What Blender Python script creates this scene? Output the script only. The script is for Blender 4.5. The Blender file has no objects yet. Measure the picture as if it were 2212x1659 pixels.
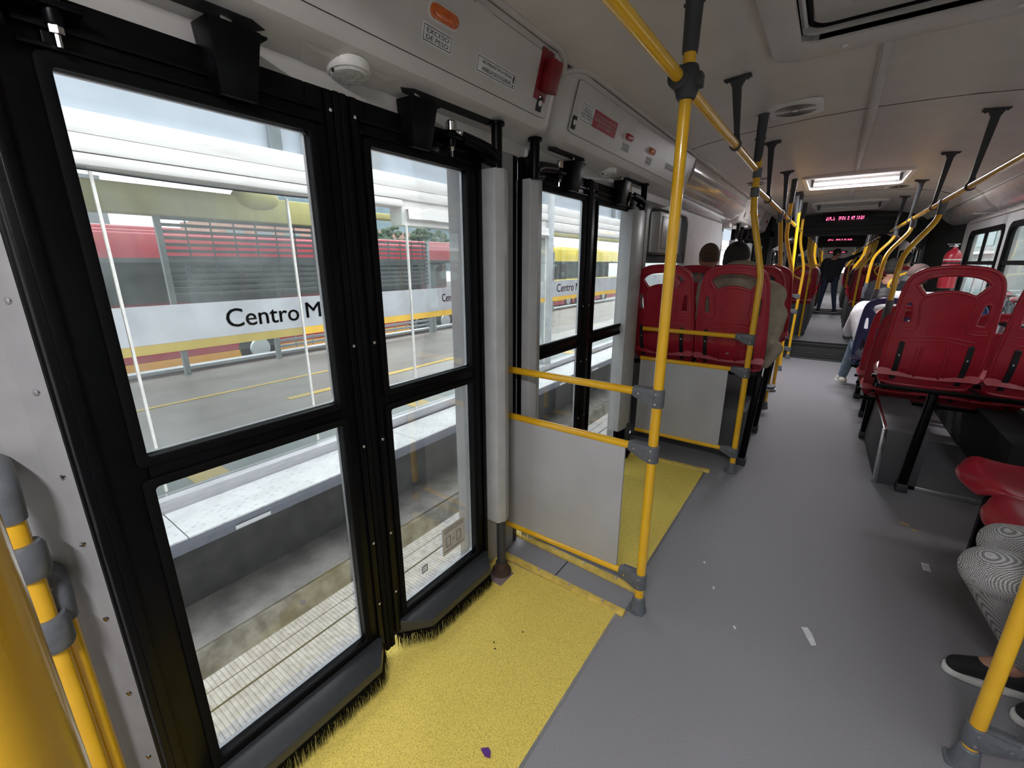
import bpy, bmesh, math, random
from mathutils import Vector, Matrix
random.seed(7)
PI = math.pi
R = math.radians
scene = bpy.context.scene
COL = scene.collection
# ---------------------------------------------------------------- camera
cam_d = bpy.data.cameras.new('camera'); cam = bpy.data.objects.new('camera', cam_d); COL.objects.link(cam)
YAW, PITCH, FPX = R(35.7), R(15.6), 934.0
cam_d.sensor_fit = 'HORIZONTAL'; cam_d.sensor_width = 36.0; cam_d.lens = FPX / 2212.0 * 36.0
cam_d.clip_start = 0.02; cam_d.clip_end = 500
cam.location = (0, 0, 1.35); cam.rotation_euler = (PI / 2 - PITCH, 0, YAW)
scene.camera = cam
# ---------------------------------------------------------------- world: bright overcast sky
w = bpy.data.worlds.new('overcast_sky'); scene.world = w; w.use_nodes = True
nt = w.node_tree; nt.nodes.clear()
wo = nt.nodes.new('ShaderNodeOutputWorld'); bg = nt.nodes.new('ShaderNodeBackground')
tc = nt.nodes.new('ShaderNodeTexCoord'); sp = nt.nodes.new('ShaderNodeSeparateXYZ'); rp = nt.nodes.new('ShaderNodeValToRGB')
nz = nt.nodes.new('ShaderNodeTexNoise'); nz.inputs['Scale'].default_value = 3.2; nz.inputs['Detail'].default_value = 5
mp = nt.nodes.new('ShaderNodeMapping'); mp.inputs['Scale'].default_value = (1, 1, 3.5)
mx = nt.nodes.new('ShaderNodeMix'); mx.data_type = 'RGBA'; mx.blend_type = 'MULTIPLY'; mx.inputs[0].default_value = 0.55
r2 = nt.nodes.new('ShaderNodeValToRGB')
rp.color_ramp.elements[0].position = 0.0; rp.color_ramp.elements[0].color = (0.62, 0.64, 0.66, 1)
rp.color_ramp.elements[1].position = 0.6; rp.color_ramp.elements[1].color = (0.93, 0.96, 1.0, 1)
r2.color_ramp.elements[0].position = 0.35; r2.color_ramp.elements[0].color = (0.5, 0.52, 0.56, 1)
r2.color_ramp.elements[1].position = 0.62; r2.color_ramp.elements[1].color = (1, 1, 1, 1)
L = nt.links
L.new(tc.outputs['Generated'], sp.inputs[0]); L.new(sp.outputs['Z'], rp.inputs[0])
L.new(tc.outputs['Generated'], mp.inputs[0]); L.new(mp.outputs[0], nz.inputs['Vector']); L.new(nz.outputs['Fac'], r2.inputs[0])
L.new(rp.outputs[0], mx.inputs[6]); L.new(r2.outputs[0], mx.inputs[7]); L.new(mx.outputs[2], bg.inputs[0])
bg.inputs[1].default_value = 2.45
L.new(bg.outputs[0], wo.inputs[0])
# ---------------------------------------------------------------- exposure
vs = scene.view_settings
vs.view_transform = 'Standard'; vs.look = 'None'; vs.exposure = 1.0; vs.gamma = 1.0; vs.use_curve_mapping = False
# the ceiling lamps of the bus (y positions of the fixtures)
CX = 0.035
# ================================================================ helpers
def lin(c):
    return tuple(((v / 255.0) / 12.92 if v / 255.0 <= 0.04045 else ((v / 255.0 + 0.055) / 1.055) ** 2.4) for v in c)
MATS = {}
def mat(name, col, rough=0.5, metal=0.0, col2=None, scale=20.0, mix=(0.35, 0.65), bump=0.0, bscale=None, coat=0.0, spec=0.5,
        emis=None, estr=0.0, detail=4.0, sheen=0.0, stretch=None, bdist=0.002, trans=0.0):
    if name in MATS: return MATS[name]
    m = bpy.data.materials.new(name); m.use_nodes = True; n = m.node_tree.nodes; l = m.node_tree.links
    b = n['Principled BSDF']
    b.inputs['Base Color'].default_value = (*col, 1); b.inputs['Roughness'].default_value = rough; b.inputs['Metallic'].default_value = metal
    b.inputs['Specular IOR Level'].default_value = spec
    if coat: b.inputs['Coat Weight'].default_value = coat; b.inputs['Coat Roughness'].default_value = 0.08
    if emis: b.inputs['Emission Color'].default_value = (*emis, 1); b.inputs['Emission Strength'].default_value = estr
    if trans: b.inputs['Transmission Weight'].default_value = trans
    t = n.new('ShaderNodeTexCoord'); vec = t.outputs['Object']
    if stretch:
        mpn = n.new('ShaderNodeMapping'); mpn.inputs['Scale'].default_value = stretch; l.new(vec, mpn.inputs[0]); vec = mpn.outputs[0]
    if col2 is None: col2 = tuple(c * 0.86 for c in col)
    x = n.new('ShaderNodeTexNoise'); x.inputs['Scale'].default_value = scale; x.inputs['Detail'].default_value = detail
    cr = n.new('ShaderNodeValToRGB'); cr.color_ramp.elements[0].position = mix[0]; cr.color_ramp.elements[1].position = mix[1]
    cr.color_ramp.elements[0].color = (*col2, 1); cr.color_ramp.elements[1].color = (*col, 1)
    l.new(vec, x.inputs['Vector']); l.new(x.outputs['Fac'], cr.inputs[0]); l.new(cr.outputs[0], b.inputs['Base Color'])
    if bump:
        y = n.new('ShaderNodeTexNoise'); y.inputs['Scale'].default_value = bscale or scale; y.inputs['Detail'].default_value = 3
        bp = n.new('ShaderNodeBump'); bp.inputs['Strength'].default_value = bump; bp.inputs['Distance'].default_value = bdist
        l.new(vec, y.inputs['Vector']); l.new(y.outputs['Fac'], bp.inputs['Height']); l.new(bp.outputs[0], b.inputs['Normal'])
    MATS[name] = m; return m
def glass_mat(name, tint=(1, 1, 1), refl=0.06, haze=0.0, hazecol=(0.8, 0.85, 0.85), hscale=6.0):
    m = bpy.data.materials.new(name); m.use_nodes = True; n = m.node_tree.nodes; l = m.node_tree.links; n.clear()
    o = n.new('ShaderNodeOutputMaterial'); tr = n.new('ShaderNodeBsdfTransparent'); tr.inputs[0].default_value = (*tint, 1)
    gl = n.new('ShaderNodeBsdfGlossy'); gl.inputs['Roughness'].default_value = 0.02
    fr = n.new('ShaderNodeFresnel'); fr.inputs[0].default_value = 1.45
    mm = n.new('ShaderNodeMath'); mm.operation = 'MULTIPLY'; mm.inputs[1].default_value = refl / 0.06
    a = n.new('ShaderNodeMixShader'); l.new(fr.outputs[0], mm.inputs[0]); l.new(mm.outputs[0], a.inputs[0]); l.new(tr.outputs[0], a.inputs[1]); l.new(gl.outputs[0], a.inputs[2])
    last = a
    if haze:
        df = n.new('ShaderNodeBsdfDiffuse'); df.inputs[0].default_value = (*hazecol, 1)
        t = n.new('ShaderNodeTexCoord'); x = n.new('ShaderNodeTexNoise'); x.inputs['Scale'].default_value = hscale; x.inputs['Detail'].default_value = 6
        mr = n.new('ShaderNodeMapRange'); mr.inputs[1].default_value = 0.35; mr.inputs[2].default_value = 0.75; mr.inputs[3].default_value = haze * 0.4; mr.inputs[4].default_value = haze * 1.5
        l.new(t.outputs['Object'], x.inputs['Vector']); l.new(x.outputs['Fac'], mr.inputs[0])
        b2 = n.new('ShaderNodeMixShader'); l.new(mr.outputs[0], b2.inputs[0]); l.new(a.outputs[0], b2.inputs[1]); l.new(df.outputs[0], b2.inputs[2]); last = b2
    l.new(last.outputs[0], o.inputs[0]); MATS[name] = m; return m

M = {}
M['yellow'] = mat('yellow_paint', (0.86, 0.50, 0.018), 0.25, col2=(0.78, 0.42, 0.012), scale=9, coat=0.6, bump=0.05, bscale=260)
M['clamp'] = mat('grey_clamp_plastic', (0.125, 0.135, 0.15), 0.42, col2=(0.10, 0.11, 0.12), scale=60, bump=0.15, bscale=300)
M['black'] = mat('black_door_paint', (0.0022, 0.0022, 0.003), 0.34, col2=(0.0015, 0.0015, 0.002), scale=30, bump=0.08, bscale=200, spec=0.14)
M['rubber'] = mat('black_rubber', (0.0025, 0.0025, 0.0028), 0.7, scale=40, spec=0.12)
M['ironblack'] = mat('dark_grey_bracket', (0.035, 0.038, 0.042), 0.5, scale=60, bump=0.2, bscale=300)
M['wear'] = mat('worn_edge_aluminium', (0.55, 0.56, 0.58), 0.35, 0.8, scale=50)
M['floor'] = mat('speckled_grey_vinyl', (0.29, 0.285, 0.30), 0.6, col2=(0.20, 0.197, 0.21), scale=420, mix=(0.36, 0.64), bump=0.10, bscale=500, spec=0.35)
M['mat'] = mat('yellow_grit_vinyl', (0.83, 0.66, 0.135), 0.75, col2=(0.42, 0.30, 0.045), scale=420, mix=(0.30, 0.56), bump=0.6, bscale=420, bdist=0.002)
M['strip'] = mat('yellow_painted_strip', (0.72, 0.52, 0.10), 0.5, col2=(0.50, 0.36, 0.08), scale=35, bump=0.2, bscale=120)
M['wall'] = mat('light_grey_panel', (0.43, 0.43, 0.43), 0.45, col2=(0.385, 0.385, 0.385), scale=8, bump=0.05, bscale=150)
M['panel'] = mat('screen_panel_grey', (0.44, 0.445, 0.45), 0.5, col2=(0.40, 0.405, 0.41), scale=5, bump=0.1, bscale=400)
M['jamb'] = mat('jamb_grey', (0.33, 0.33, 0.33), 0.4, col2=(0.29, 0.29, 0.29), scale=12)
M['ceil'] = mat('ceiling_laminate', (0.60, 0.56, 0.51), 0.42, col2=(0.56, 0.52, 0.475), scale=6, bump=0.25, bscale=350, bdist=0.0008)
M['cover'] = mat('moulded_grey_plastic', (0.54, 0.52, 0.495), 0.33, col2=(0.50, 0.48, 0.46), scale=7)
M['duct'] = mat('glossy_duct_plastic', (0.54, 0.52, 0.50), 0.14, col2=(0.46, 0.44, 0.42), scale=9, coat=0.6)
M['groove'] = mat('dark_groove', (0.02, 0.02, 0.02), 0.8, scale=30)
M['postcov'] = mat('post_cover_grey', (0.42, 0.43, 0.435), 0.35, col2=(0.37, 0.38, 0.385), scale=14)
M['white'] = mat('white_plastic', (0.75, 0.74, 0.70), 0.4, scale=20)
M['lens'] = mat('clear_lamp_lens', (0.62, 0.62, 0.60), 0.12, col2=(0.42, 0.42, 0.41), scale=90, bump=0.6, bscale=90)
M['orange'] = mat('orange_lens', (0.72, 0.14, 0.004), 0.12, col2=(0.42, 0.07, 0.005), scale=110, bump=0.7, bscale=110, coat=0.5)
M['redlens'] = mat('red_lens', (0.45, 0.01, 0.012), 0.12, col2=(0.25, 0.005, 0.008), scale=110, bump=0.7, bscale=110, coat=0.5)
M['red'] = mat('red_seat_plastic', (0.42, 0.020, 0.038), 0.30, col2=(0.36, 0.015, 0.03), scale=12, bump=0.18, bscale=380, coat=0.25)
M['blue'] = mat('blue_seat_plastic', (0.035, 0.065, 0.19), 0.3, scale=12, bump=0.15, bscale=380, coat=0.25)
M['redbox'] = mat('red_box_paint', (0.20, 0.005, 0.012), 0.4, scale=30)
M['label'] = mat('white_sticker', (0.72, 0.72, 0.72), 0.5, scale=30)
M['ink'] = mat('black_ink', (0.012, 0.012, 0.014), 0.6, scale=30)
M['redlabel'] = mat('red_sticker', (0.36, 0.01, 0.03), 0.45, scale=30)
M['redink'] = mat('red_ink', (0.5, 0.03, 0.04), 0.6, scale=30)
M['chrome'] = mat('chromed_steel', (0.75, 0.75, 0.76), 0.15, 1.0, scale=40)
M['alu'] = mat('brushed_aluminium', (0.55, 0.56, 0.57), 0.32, 0.9, scale=60, stretch=(1, 1, 8))
M['darkgrey'] = mat('dark_vinyl_box', (0.085, 0.085, 0.092), 0.6, col2=(0.06, 0.06, 0.066), scale=300, bump=0.2, bscale=400)
M['plate'] = mat('grey_floor_plate', (0.20, 0.215, 0.23), 0.5, col2=(0.13, 0.14, 0.155), scale=120, bump=0.4, bscale=150)
M['bellows'] = mat('black_bellows', (0.010, 0.012, 0.012), 0.8, scale=20)
M['joint'] = mat('joint_frame_green_grey', (0.04, 0.048, 0.045), 0.5, scale=20)
M['brass'] = mat('brush_holder_dark', (0.03, 0.033, 0.036), 0.35, scale=60, bump=0.1)
M['paper'] = mat('litter_paper', (0.7, 0.7, 0.72), 0.6, scale=30)
M['purple'] = mat('purple_petal', (0.11, 0.03, 0.22), 0.6, scale=60)
M['yellowlitter'] = mat('yellow_crumb', (0.6, 0.42, 0.12), 0.7, scale=60)
M['cable'] = mat('black_cable', (0.01, 0.01, 0.01), 0.5, scale=30)
M['glass'] = glass_mat('door_glass', (0.98, 0.99, 0.985), 0.016, 0.008)
M['glass_green'] = glass_mat('station_glass', (0.86, 0.90, 0.89), 0.018, 0.12, (0.62, 0.64, 0.64), 2.2)
M['glass_clear'] = glass_mat('clear_station_glass', (0.95, 0.98, 0.97), 0.012, 0.03, (0.8, 0.82, 0.82), 3.0)
M['glass_win'] = glass_mat('bus_window_glass', (0.96, 0.98, 0.97), 0.02, 0.006)
M['glass_dark'] = glass_mat('tinted_vehicle_glass', (0.22, 0.28, 0.27), 0.12, 0.03, (0.3, 0.32, 0.32))
M['tube_on'] = mat('lit_fluorescent_tube', (0.9, 0.9, 0.95), 0.4, emis=(0.93, 0.9, 1.0), estr=2.6)
M['led'] = mat('lit_red_led', (0.5, 0.02, 0.05), 0.5, emis=(1.0, 0.12, 0.28), estr=2.5)
M['ledbox'] = mat('led_sign_housing', (0.006, 0.004, 0.005), 0.3, scale=30)
# outside
M['road'] = mat('pale_concrete_road', (0.44, 0.435, 0.42), 0.85, col2=(0.33, 0.325, 0.31), scale=14, bump=0.4, bscale=80)
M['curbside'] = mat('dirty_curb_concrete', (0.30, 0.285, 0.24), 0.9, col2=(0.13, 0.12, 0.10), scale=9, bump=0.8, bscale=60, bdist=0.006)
M['curbtop'] = mat('curb_top_concrete', (0.34, 0.32, 0.29), 0.9, col2=(0.19, 0.18, 0.165), scale=5, bump=0.6, bscale=50, bdist=0.004)
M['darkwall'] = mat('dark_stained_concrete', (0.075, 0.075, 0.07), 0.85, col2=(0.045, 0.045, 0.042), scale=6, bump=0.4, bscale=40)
M['steel'] = mat('blue_grey_steel_edge', (0.16, 0.17, 0.21), 0.45, 0.3, scale=20)
M['sill'] = mat('aluminium_sill', (0.52, 0.52, 0.54), 0.45, 0.2, scale=12, stretch=(6, 0.6, 6))
M['beam'] = mat('white_painted_cladding', (0.74, 0.73, 0.71), 0.6, col2=(0.62, 0.60, 0.57), scale=7, mix=(0.25, 0.5), stretch=(4, 0.5, 4))
M['roofsheet'] = mat('blue_grey_facade', (0.40, 0.45, 0.50), 0.55, col2=(0.36, 0.41, 0.46), scale=5)
M['mull'] = mat('mullion_grey', (0.42, 0.46, 0.48), 0.4, scale=12)
M['mulldark'] = mat('mullion_dark', (0.22, 0.26, 0.27), 0.4, scale=12)
M['banner'] = mat('frosted_white_band', (0.46, 0.485, 0.505), 0.6, col2=(0.37, 0.39, 0.41), scale=5)
M['bannery'] = mat('yellow_band', (0.80, 0.50, 0.07), 0.55, col2=(0.70, 0.43, 0.07), scale=5)
M['bannerd'] = mat('ochre_band', (0.45, 0.36, 0.12), 0.6, scale=5)
M['letter'] = mat('grey_lettering', (0.10, 0.095, 0.10), 0.6, scale=20)
M['stfloor'] = mat('station_floor_grey', (0.22, 0.19, 0.165), 0.4, col2=(0.16, 0.138, 0.12), scale=3, bump=0.1)
M['tactile'] = mat('yellow_tactile_tile', (0.66, 0.45, 0.11), 0.7, scale=20)
M['tiles'] = mat('grey_green_tile', (0.24, 0.26, 0.255), 0.6, scale=5)
M['louvre'] = mat('dark_louvre_steel', (0.055, 0.062, 0.065), 0.5, scale=20)
M['louvreg'] = mat('light_louvre_frame', (0.30, 0.32, 0.33), 0.5, scale=20)
M['girder'] = mat('ochre_station_girder', (0.42, 0.36, 0.12), 0.6, col2=(0.36, 0.31, 0.11), scale=2, stretch=(1, 4, 1))
M['strl'] = mat('station_ceiling_grey', (0.42, 0.44, 0.45), 0.7, scale=4)
M['roofwin'] = mat('station_rooflight', (0.7, 0.74, 0.8), 0.5, emis=(0.72, 0.77, 0.86), estr=0.75)
M['busred'] = mat('bus_red_paint', (0.36, 0.012, 0.03), 0.3, scale=5, coat=0.4)
M['busyel'] = mat('bus_yellow_paint', (0.78, 0.58, 0.03), 0.3, scale=5, coat=0.4)
M['busora'] = mat('bus_orange_skirt', (0.62, 0.27, 0.02), 0.4, scale=5)
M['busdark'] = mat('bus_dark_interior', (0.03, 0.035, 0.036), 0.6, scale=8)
M['tyre'] = mat('tyre_rubber', (0.02, 0.02, 0.02), 0.8, scale=40)
M['asph'] = mat('asphalt', (0.20, 0.195, 0.19), 0.9, col2=(0.15, 0.147, 0.143), scale=30, bump=0.3, bscale=120)
M['pave'] = mat('pale_pavement', (0.36, 0.36, 0.36), 0.85, col2=(0.28, 0.28, 0.28), scale=6)  # plain pale grey with slight mottling
M['foliage'] = mat('tree_foliage', (0.045, 0.085, 0.035), 0.8, col2=(0.02, 0.04, 0.018), scale=14, bump=0.8, bscale=20, bdist=0.05)
M['hill'] = mat('hazy_hill', (0.12, 0.16, 0.18), 0.9, col2=(0.09, 0.125, 0.14), scale=0.5)
M['cloudgrey'] = mat('grey_cloud_backdrop', (0.20, 0.20, 0.215), 0.9, col2=(0.14, 0.14, 0.15), scale=0.3)  # cloud grey for the block that stands in for sky
M['brick'] = mat('pink_brick_facade', (0.45, 0.25, 0.20), 0.85, col2=(0.36, 0.19, 0.15), scale=3)
M['facade'] = mat('pale_facade', (0.34, 0.37, 0.36), 0.8, col2=(0.26, 0.29, 0.28), scale=1.5)
M['teal'] = mat('teal_facade_glass', (0.09, 0.19, 0.19), 0.25, scale=2)
M['cream'] = mat('cream_shopfront', (0.38, 0.33, 0.22), 0.7, col2=(0.24, 0.22, 0.15), scale=3)
# people
M['skin'] = mat('tan_skin', (0.42, 0.22, 0.15), 0.55, col2=(0.34, 0.17, 0.11), scale=14)
M['hairgrey'] = mat('short_greying_brown_hair', (0.14, 0.09, 0.07), 0.8, col2=(0.06, 0.035, 0.025), scale=60, bump=0.6, bscale=160)
M['hairblack'] = mat('short_black_hair', (0.018, 0.015, 0.014), 0.75, scale=60, bump=0.6, bscale=160)
M['olive'] = mat('olive_tan_jacket', (0.40, 0.35, 0.27), 0.85, col2=(0.28, 0.245, 0.185), scale=10, bump=0.6, bscale=22, bdist=0.008)
M['wcoat'] = mat('white_knit_jacket', (0.62, 0.61, 0.62), 0.85, col2=(0.52, 0.51, 0.52), scale=12, bump=0.5, bscale=18, bdist=0.008)
M['jeans'] = mat('pale_blue_denim', (0.25, 0.34, 0.42), 0.85, col2=(0.17, 0.24, 0.31), scale=25, bump=0.3, bscale=60)
M['darkcloth'] = mat('dark_cloth', (0.012, 0.013, 0.018), 0.85, scale=25)
M['navy'] = mat('navy_trousers', (0.02, 0.03, 0.06), 0.85, scale=25)
M['greycloth'] = mat('grey_cloth', (0.22, 0.22, 0.24), 0.85, scale=25)
M['brown'] = mat('brown_cap_cloth', (0.10, 0.065, 0.06), 0.85, scale=25)
M['cloth_red'] = mat('dark_red_cloth', (0.16, 0.02, 0.03), 0.85, scale=25)
M['shoe_w'] = mat('cream_white_trainer', (0.66, 0.63, 0.55), 0.55, scale=30)
M['shoe_b'] = mat('black_canvas_shoe', (0.010, 0.011, 0.013), 0.8, scale=60)
M['sole'] = mat('white_rubber_sole', (0.66, 0.66, 0.62), 0.6, scale=30)
M['eye'] = mat('eye_white', (0.7, 0.7, 0.7), 0.2, scale=30)
M['lip'] = mat('lip_tone', (0.35, 0.12, 0.09), 0.5, scale=30)
def houndstooth():
    m = mat('houndstooth_knit', (0.5, 0.5, 0.5), 0.9)
    n = m.node_tree.nodes; l = m.node_tree.links; b = n['Principled BSDF']
    t = n.new('ShaderNodeTexCoord'); mpn = n.new('ShaderNodeMapping'); mpn.inputs['Rotation'].default_value = (0.62, 0.5, 0.74)
    c = n.new('ShaderNodeTexChecker'); c.inputs['Scale'].default_value = 430; c.inputs['Color1'].default_value = (0.55, 0.55, 0.54, 1); c.inputs['Color2'].default_value = (0.02, 0.02, 0.022, 1)
    l.new(t.outputs['Object'], mpn.inputs[0]); l.new(mpn.outputs[0], c.inputs['Vector']); l.new(c.outputs['Color'], b.inputs['Base Color'])
    return m
M['hound'] = houndstooth()
def ribbed():
    m = mat('ribbed_tactile_concrete', (0.66, 0.64, 0.60), 0.85, col2=(0.47, 0.45, 0.42), scale=22)
    n = m.node_tree.nodes; l = m.node_tree.links; b = n['Principled BSDF']
    t = n.new('ShaderNodeTexCoord'); wv = n.new('ShaderNodeTexWave'); wv.bands_direction = 'Y'; wv.inputs['Scale'].default_value = 13.0
    wv.inputs['Distortion'].default_value = 0.6; wv.inputs['Detail'].default_value = 2; wv.inputs['Detail Scale'].default_value = 2
    cr = n.new('ShaderNodeValToRGB'); cr.color_ramp.elements[0].position = 0.03; cr.color_ramp.elements[1].position = 0.16
    cr.color_ramp.elements[0].color = (0.30, 0.30, 0.30, 1); cr.color_ramp.elements[1].color = (1, 1, 1, 1)
    mxx = n.new('ShaderNodeMix'); mxx.data_type = 'RGBA'; mxx.blend_type = 'MULTIPLY'; mxx.inputs[0].default_value = 0.62
    src = b.inputs['Base Color'].links[0].from_socket
    l.new(t.outputs['Object'], wv.inputs['Vector']); l.new(wv.outputs['Fac'], cr.inputs[0])
    l.new(src, mxx.inputs[6]); l.new(cr.outputs[0], mxx.inputs[7]); l.new(mxx.outputs[2], b.inputs['Base Color'])
    bp = n.new('ShaderNodeBump'); bp.inputs['Strength'].default_value = 0.15; bp.inputs['Distance'].default_value = 0.01
    l.new(wv.outputs['Fac'], bp.inputs['Height']); l.new(bp.outputs[0], b.inputs['Normal'])
    return m
M['ribbed'] = ribbed()
def diamond():
    m = mat('diamond_tread_plate', (0.60, 0.61, 0.61), 0.6, col2=(0.52, 0.53, 0.53), scale=10)
    n = m.node_tree.nodes; l = m.node_tree.links; b = n['Principled BSDF']
    t = n.new('ShaderNodeTexCoord'); v = n.new('ShaderNodeTexVoronoi'); v.inputs['Scale'].default_value = 30; v.inputs['Randomness'].default_value = 0.35
    mpn = n.new('ShaderNodeMapping'); mpn.inputs['Scale'].default_value = (1, 0.55, 1); mpn.inputs['Rotation'].default_value = (0, 0, 0.6)
    cr = n.new('ShaderNodeValToRGB'); cr.color_ramp.elements[0].position = 0.02; cr.color_ramp.elements[1].position = 0.3
    cr.color_ramp.elements[0].color = (0.5, 0.52, 0.53, 1); cr.color_ramp.elements[1].color = (1, 1, 1, 1)
    mxx = n.new('ShaderNodeMix'); mxx.data_type = 'RGBA'; mxx.blend_type = 'MULTIPLY'; mxx.inputs[0].default_value = 0.75
    src = b.inputs['Base Color'].links[0].from_socket
    l.new(t.outputs['Object'], mpn.inputs[0]); l.new(mpn.outputs[0], v.inputs['Vector']); l.new(v.outputs['Distance'], cr.inputs[0])
    l.new(src, mxx.inputs[6]); l.new(cr.outputs[0], mxx.inputs[7]); l.new(mxx.outputs[2], b.inputs['Base Color'])
    return m
M['diamond'] = diamond()

def V(*a): return Vector(a)
def origin(p):
    o = Vector((0, 0, 0))
    while p is not None: o = o + p.location; p = p.parent
    return o
class MB:
    """collects geometry of ONE part"""
    def __init__(s): s.v = []; s.f = []
    def add(s, vs, fs):
        k = len(s.v); s.v += [tuple(q) for q in vs]; s.f += [tuple(i + k for i in f) for f in fs]; return s
    def box(s, x0, x1, y0, y1, z0, z1, m=None):
        vs = [V(x, y, z) for x in (x0, x1) for y in (y0, y1) for z in (z0, z1)]
        if m is not None: vs = [m @ q for q in vs]
        return s.add(vs, [(0, 1, 3, 2), (4, 6, 7, 5), (0, 4, 5, 1), (2, 3, 7, 6), (0, 2, 6, 4), (1, 5, 7, 3)])
    def hexa(s, q):   # 8 points: bottom 4 ccw, top 4 ccw
        return s.add(q, [(3, 2, 1, 0), (4, 5, 6, 7), (0, 1, 5, 4), (1, 2, 6, 5), (2, 3, 7, 6), (3, 0, 4, 7)])
    def tube(s, pts, r, n=14, caps=True, sub=0):
        pts = [Vector(p) for p in pts]
        n0 = len(pts)
        if sub: pts = catmull(pts, sub)
        if isinstance(r, (list, tuple)):
            rs = list(r)
            if sub: rs = [rs[min(int(i / sub), n0 - 1)] + (rs[min(int(i / sub) + 1, n0 - 1)] - rs[min(int(i / sub), n0 - 1)]) * (i % sub) / sub for i in range(len(pts))]
        else: rs = [r] * len(pts)
        k = len(s.v); up = None
        for i, p in enumerate(pts):
            d = (pts[min(i + 1, len(pts) - 1)] - pts[max(i - 1, 0)]).normalized()
            if up is None:
                up = V(0, 0, 1) if abs(d.z) < 0.9 else V(1, 0, 0)
            a = (up - d * up.dot(d)).normalized(); b = d.cross(a); up = a
            for j in range(n):
                t = 2 * PI * j / n; s.v.append(tuple(p + (a * math.cos(t) + b * math.sin(t)) * rs[i]))
        for i in range(len(pts) - 1):
            for j in range(n):
                a0 = k + i * n + j; a1 = k + i * n + (j + 1) % n; s.f.append((a0, a1, a1 + n, a0 + n))
        if caps:
            s.f.append(tuple(k + j for j in reversed(range(n)))); e = k + (len(pts) - 1) * n; s.f.append(tuple(e + j for j in range(n)))
        return s
    def ring(s, c, axis, r0, r1, w, n=18):    # collar: hollow-less short cylinder with rounded rim
        a = Vector(axis).normalized(); c = Vector(c)
        prof = [(-w / 2, r0), (-w / 2, r1 * 0.93), (-w * 0.38, r1), (w * 0.38, r1), (w / 2, r1 * 0.93), (w / 2, r0)]
        return s.lathe(prof, c, a, n)
    def lathe(s, prof, c, axis=(0, 0, 1), n=18, caps=True):   # prof: (height, radius)
        a = Vector(axis).normalized(); u = (V(0, 0, 1) if abs(a.z) < 0.9 else V(1, 0, 0)); u = (u - a * u.dot(a)).normalized(); w2 = a.cross(u)
        k = len(s.v); c = Vector(c)
        for h, r in prof:
            for j in range(n):
                t = 2 * PI * j / n; s.v.append(tuple(c + a * h + (u * math.cos(t) + w2 * math.sin(t)) * max(r, 1e-4)))
        for i in range(len(prof) - 1):
            for j in range(n):
                a0 = k + i * n + j; a1 = k + i * n + (j + 1) % n; s.f.append((a0, a1, a1 + n, a0 + n))
        if caps:
            s.f.append(tuple(k + j for j in reversed(range(n)))); e = k + (len(prof) - 1) * n; s.f.append(tuple(e + j for j in range(n)))
        return s
    def prism(s, poly, axis, a, b):   # poly in the two other axes (cyclic order x:(y,z) y:(x,z) z:(x,y))
        def P(p, t):
            return {'x': (t, p[0], p[1]), 'y': (p[0], t, p[1]), 'z': (p[0], p[1], t)}[axis]
        n = len(poly); vs = [P(p, a) for p in poly] + [P(p, b) for p in poly]
        fs = [tuple(reversed(range(n))), tuple(range(n, 2 * n))] + [(i, (i + 1) % n, (i + 1) % n + n, i + n) for i in range(n)]
        return s.add(vs, fs)
    def ell(s, c, r, m=None, nu=20, nv=12):
        vs = [V(0, 0, 1)]; 
        for i in range(1, nv):
            t = PI * i / nv
            for j in range(nu):
                q = 2 * PI * j / nu; vs.append(V(math.sin(t) * math.cos(q), math.sin(t) * math.sin(q), math.cos(t)))
        vs.append(V(0, 0, -1)); r = Vector(r) if not isinstance(r, (int, float)) else V(r, r, r)
        out = []
        for q in vs:
            q = V(q.x * r.x, q.y * r.y, q.z * r.z)
            if m is not None: q = m @ q
            out.append(q + Vector(c))
        fs = [(0, 1 + j, 1 + (j + 1) % nu) for j in range(nu)]
        for i in range(nv - 2):
            for j in range(nu):
                a0 = 1 + i * nu + j; a1 = 1 + i * nu + (j + 1) % nu; fs.append((a0, a0 + nu, a1 + nu, a1))
        e = len(vs) - 1; b0 = 1 + (nv - 2) * nu
        fs += [(b0 + j, e, b0 + (j + 1) % nu) for j in range(nu)]
        return s.add(out, fs)
    def cap(s, p0, p1, r0, r1, n=12):   # tapered capsule
        p0 = Vector(p0); p1 = Vector(p1)
        s.tube([p0, p1], [r0, r1], n); s.ell(p0, r0, nu=n, nv=8); s.ell(p1, r1, nu=n, nv=8); return s
    def sheet(s, f, nu, nv, t):   # thick sheet from a surface function f(u,v)
        P = [[Vector(f(i / nu, j / nv)) for j in range(nv + 1)] for i in range(nu + 1)]
        N = [[None] * (nv + 1) for _ in range(nu + 1)]
        for i in range(nu + 1):
            for j in range(nv + 1):
                a = P[min(i + 1, nu)][j] - P[max(i - 1, 0)][j]; b = P[i][min(j + 1, nv)] - P[i][max(j - 1, 0)]
                N[i][j] = a.cross(b).normalized()
        k = len(s.v); W = nv + 1; T = (nu + 1) * W
        for sgn in (1, -1):
            for i in range(nu + 1):
                for j in range(nv + 1): s.v.append(tuple(P[i][j] + N[i][j] * (t / 2 * sgn)))
        for i in range(nu):
            for j in range(nv):
                a = k + i * W + j; s.f.append((a, a + W, a + W + 1, a + 1)); s.f.append((a + T, a + 1 + T, a + W + 1 + T, a + W + T))
        for i in range(nu):
            for j, fl in ((0, 0), (nv, 1)):
                a = k + i * W + j; q = (a, a + T, a + W + T, a + W); s.f.append(q if not fl else tuple(reversed(q)))
        for j in range(nv):
            for i, fl in ((0, 1), (nu, 0)):
                a = k + i * W + j; q = (a, a + T, a + 1 + T, a + 1); s.f.append(q if not fl else tuple(reversed(q)))
        return s
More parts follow.
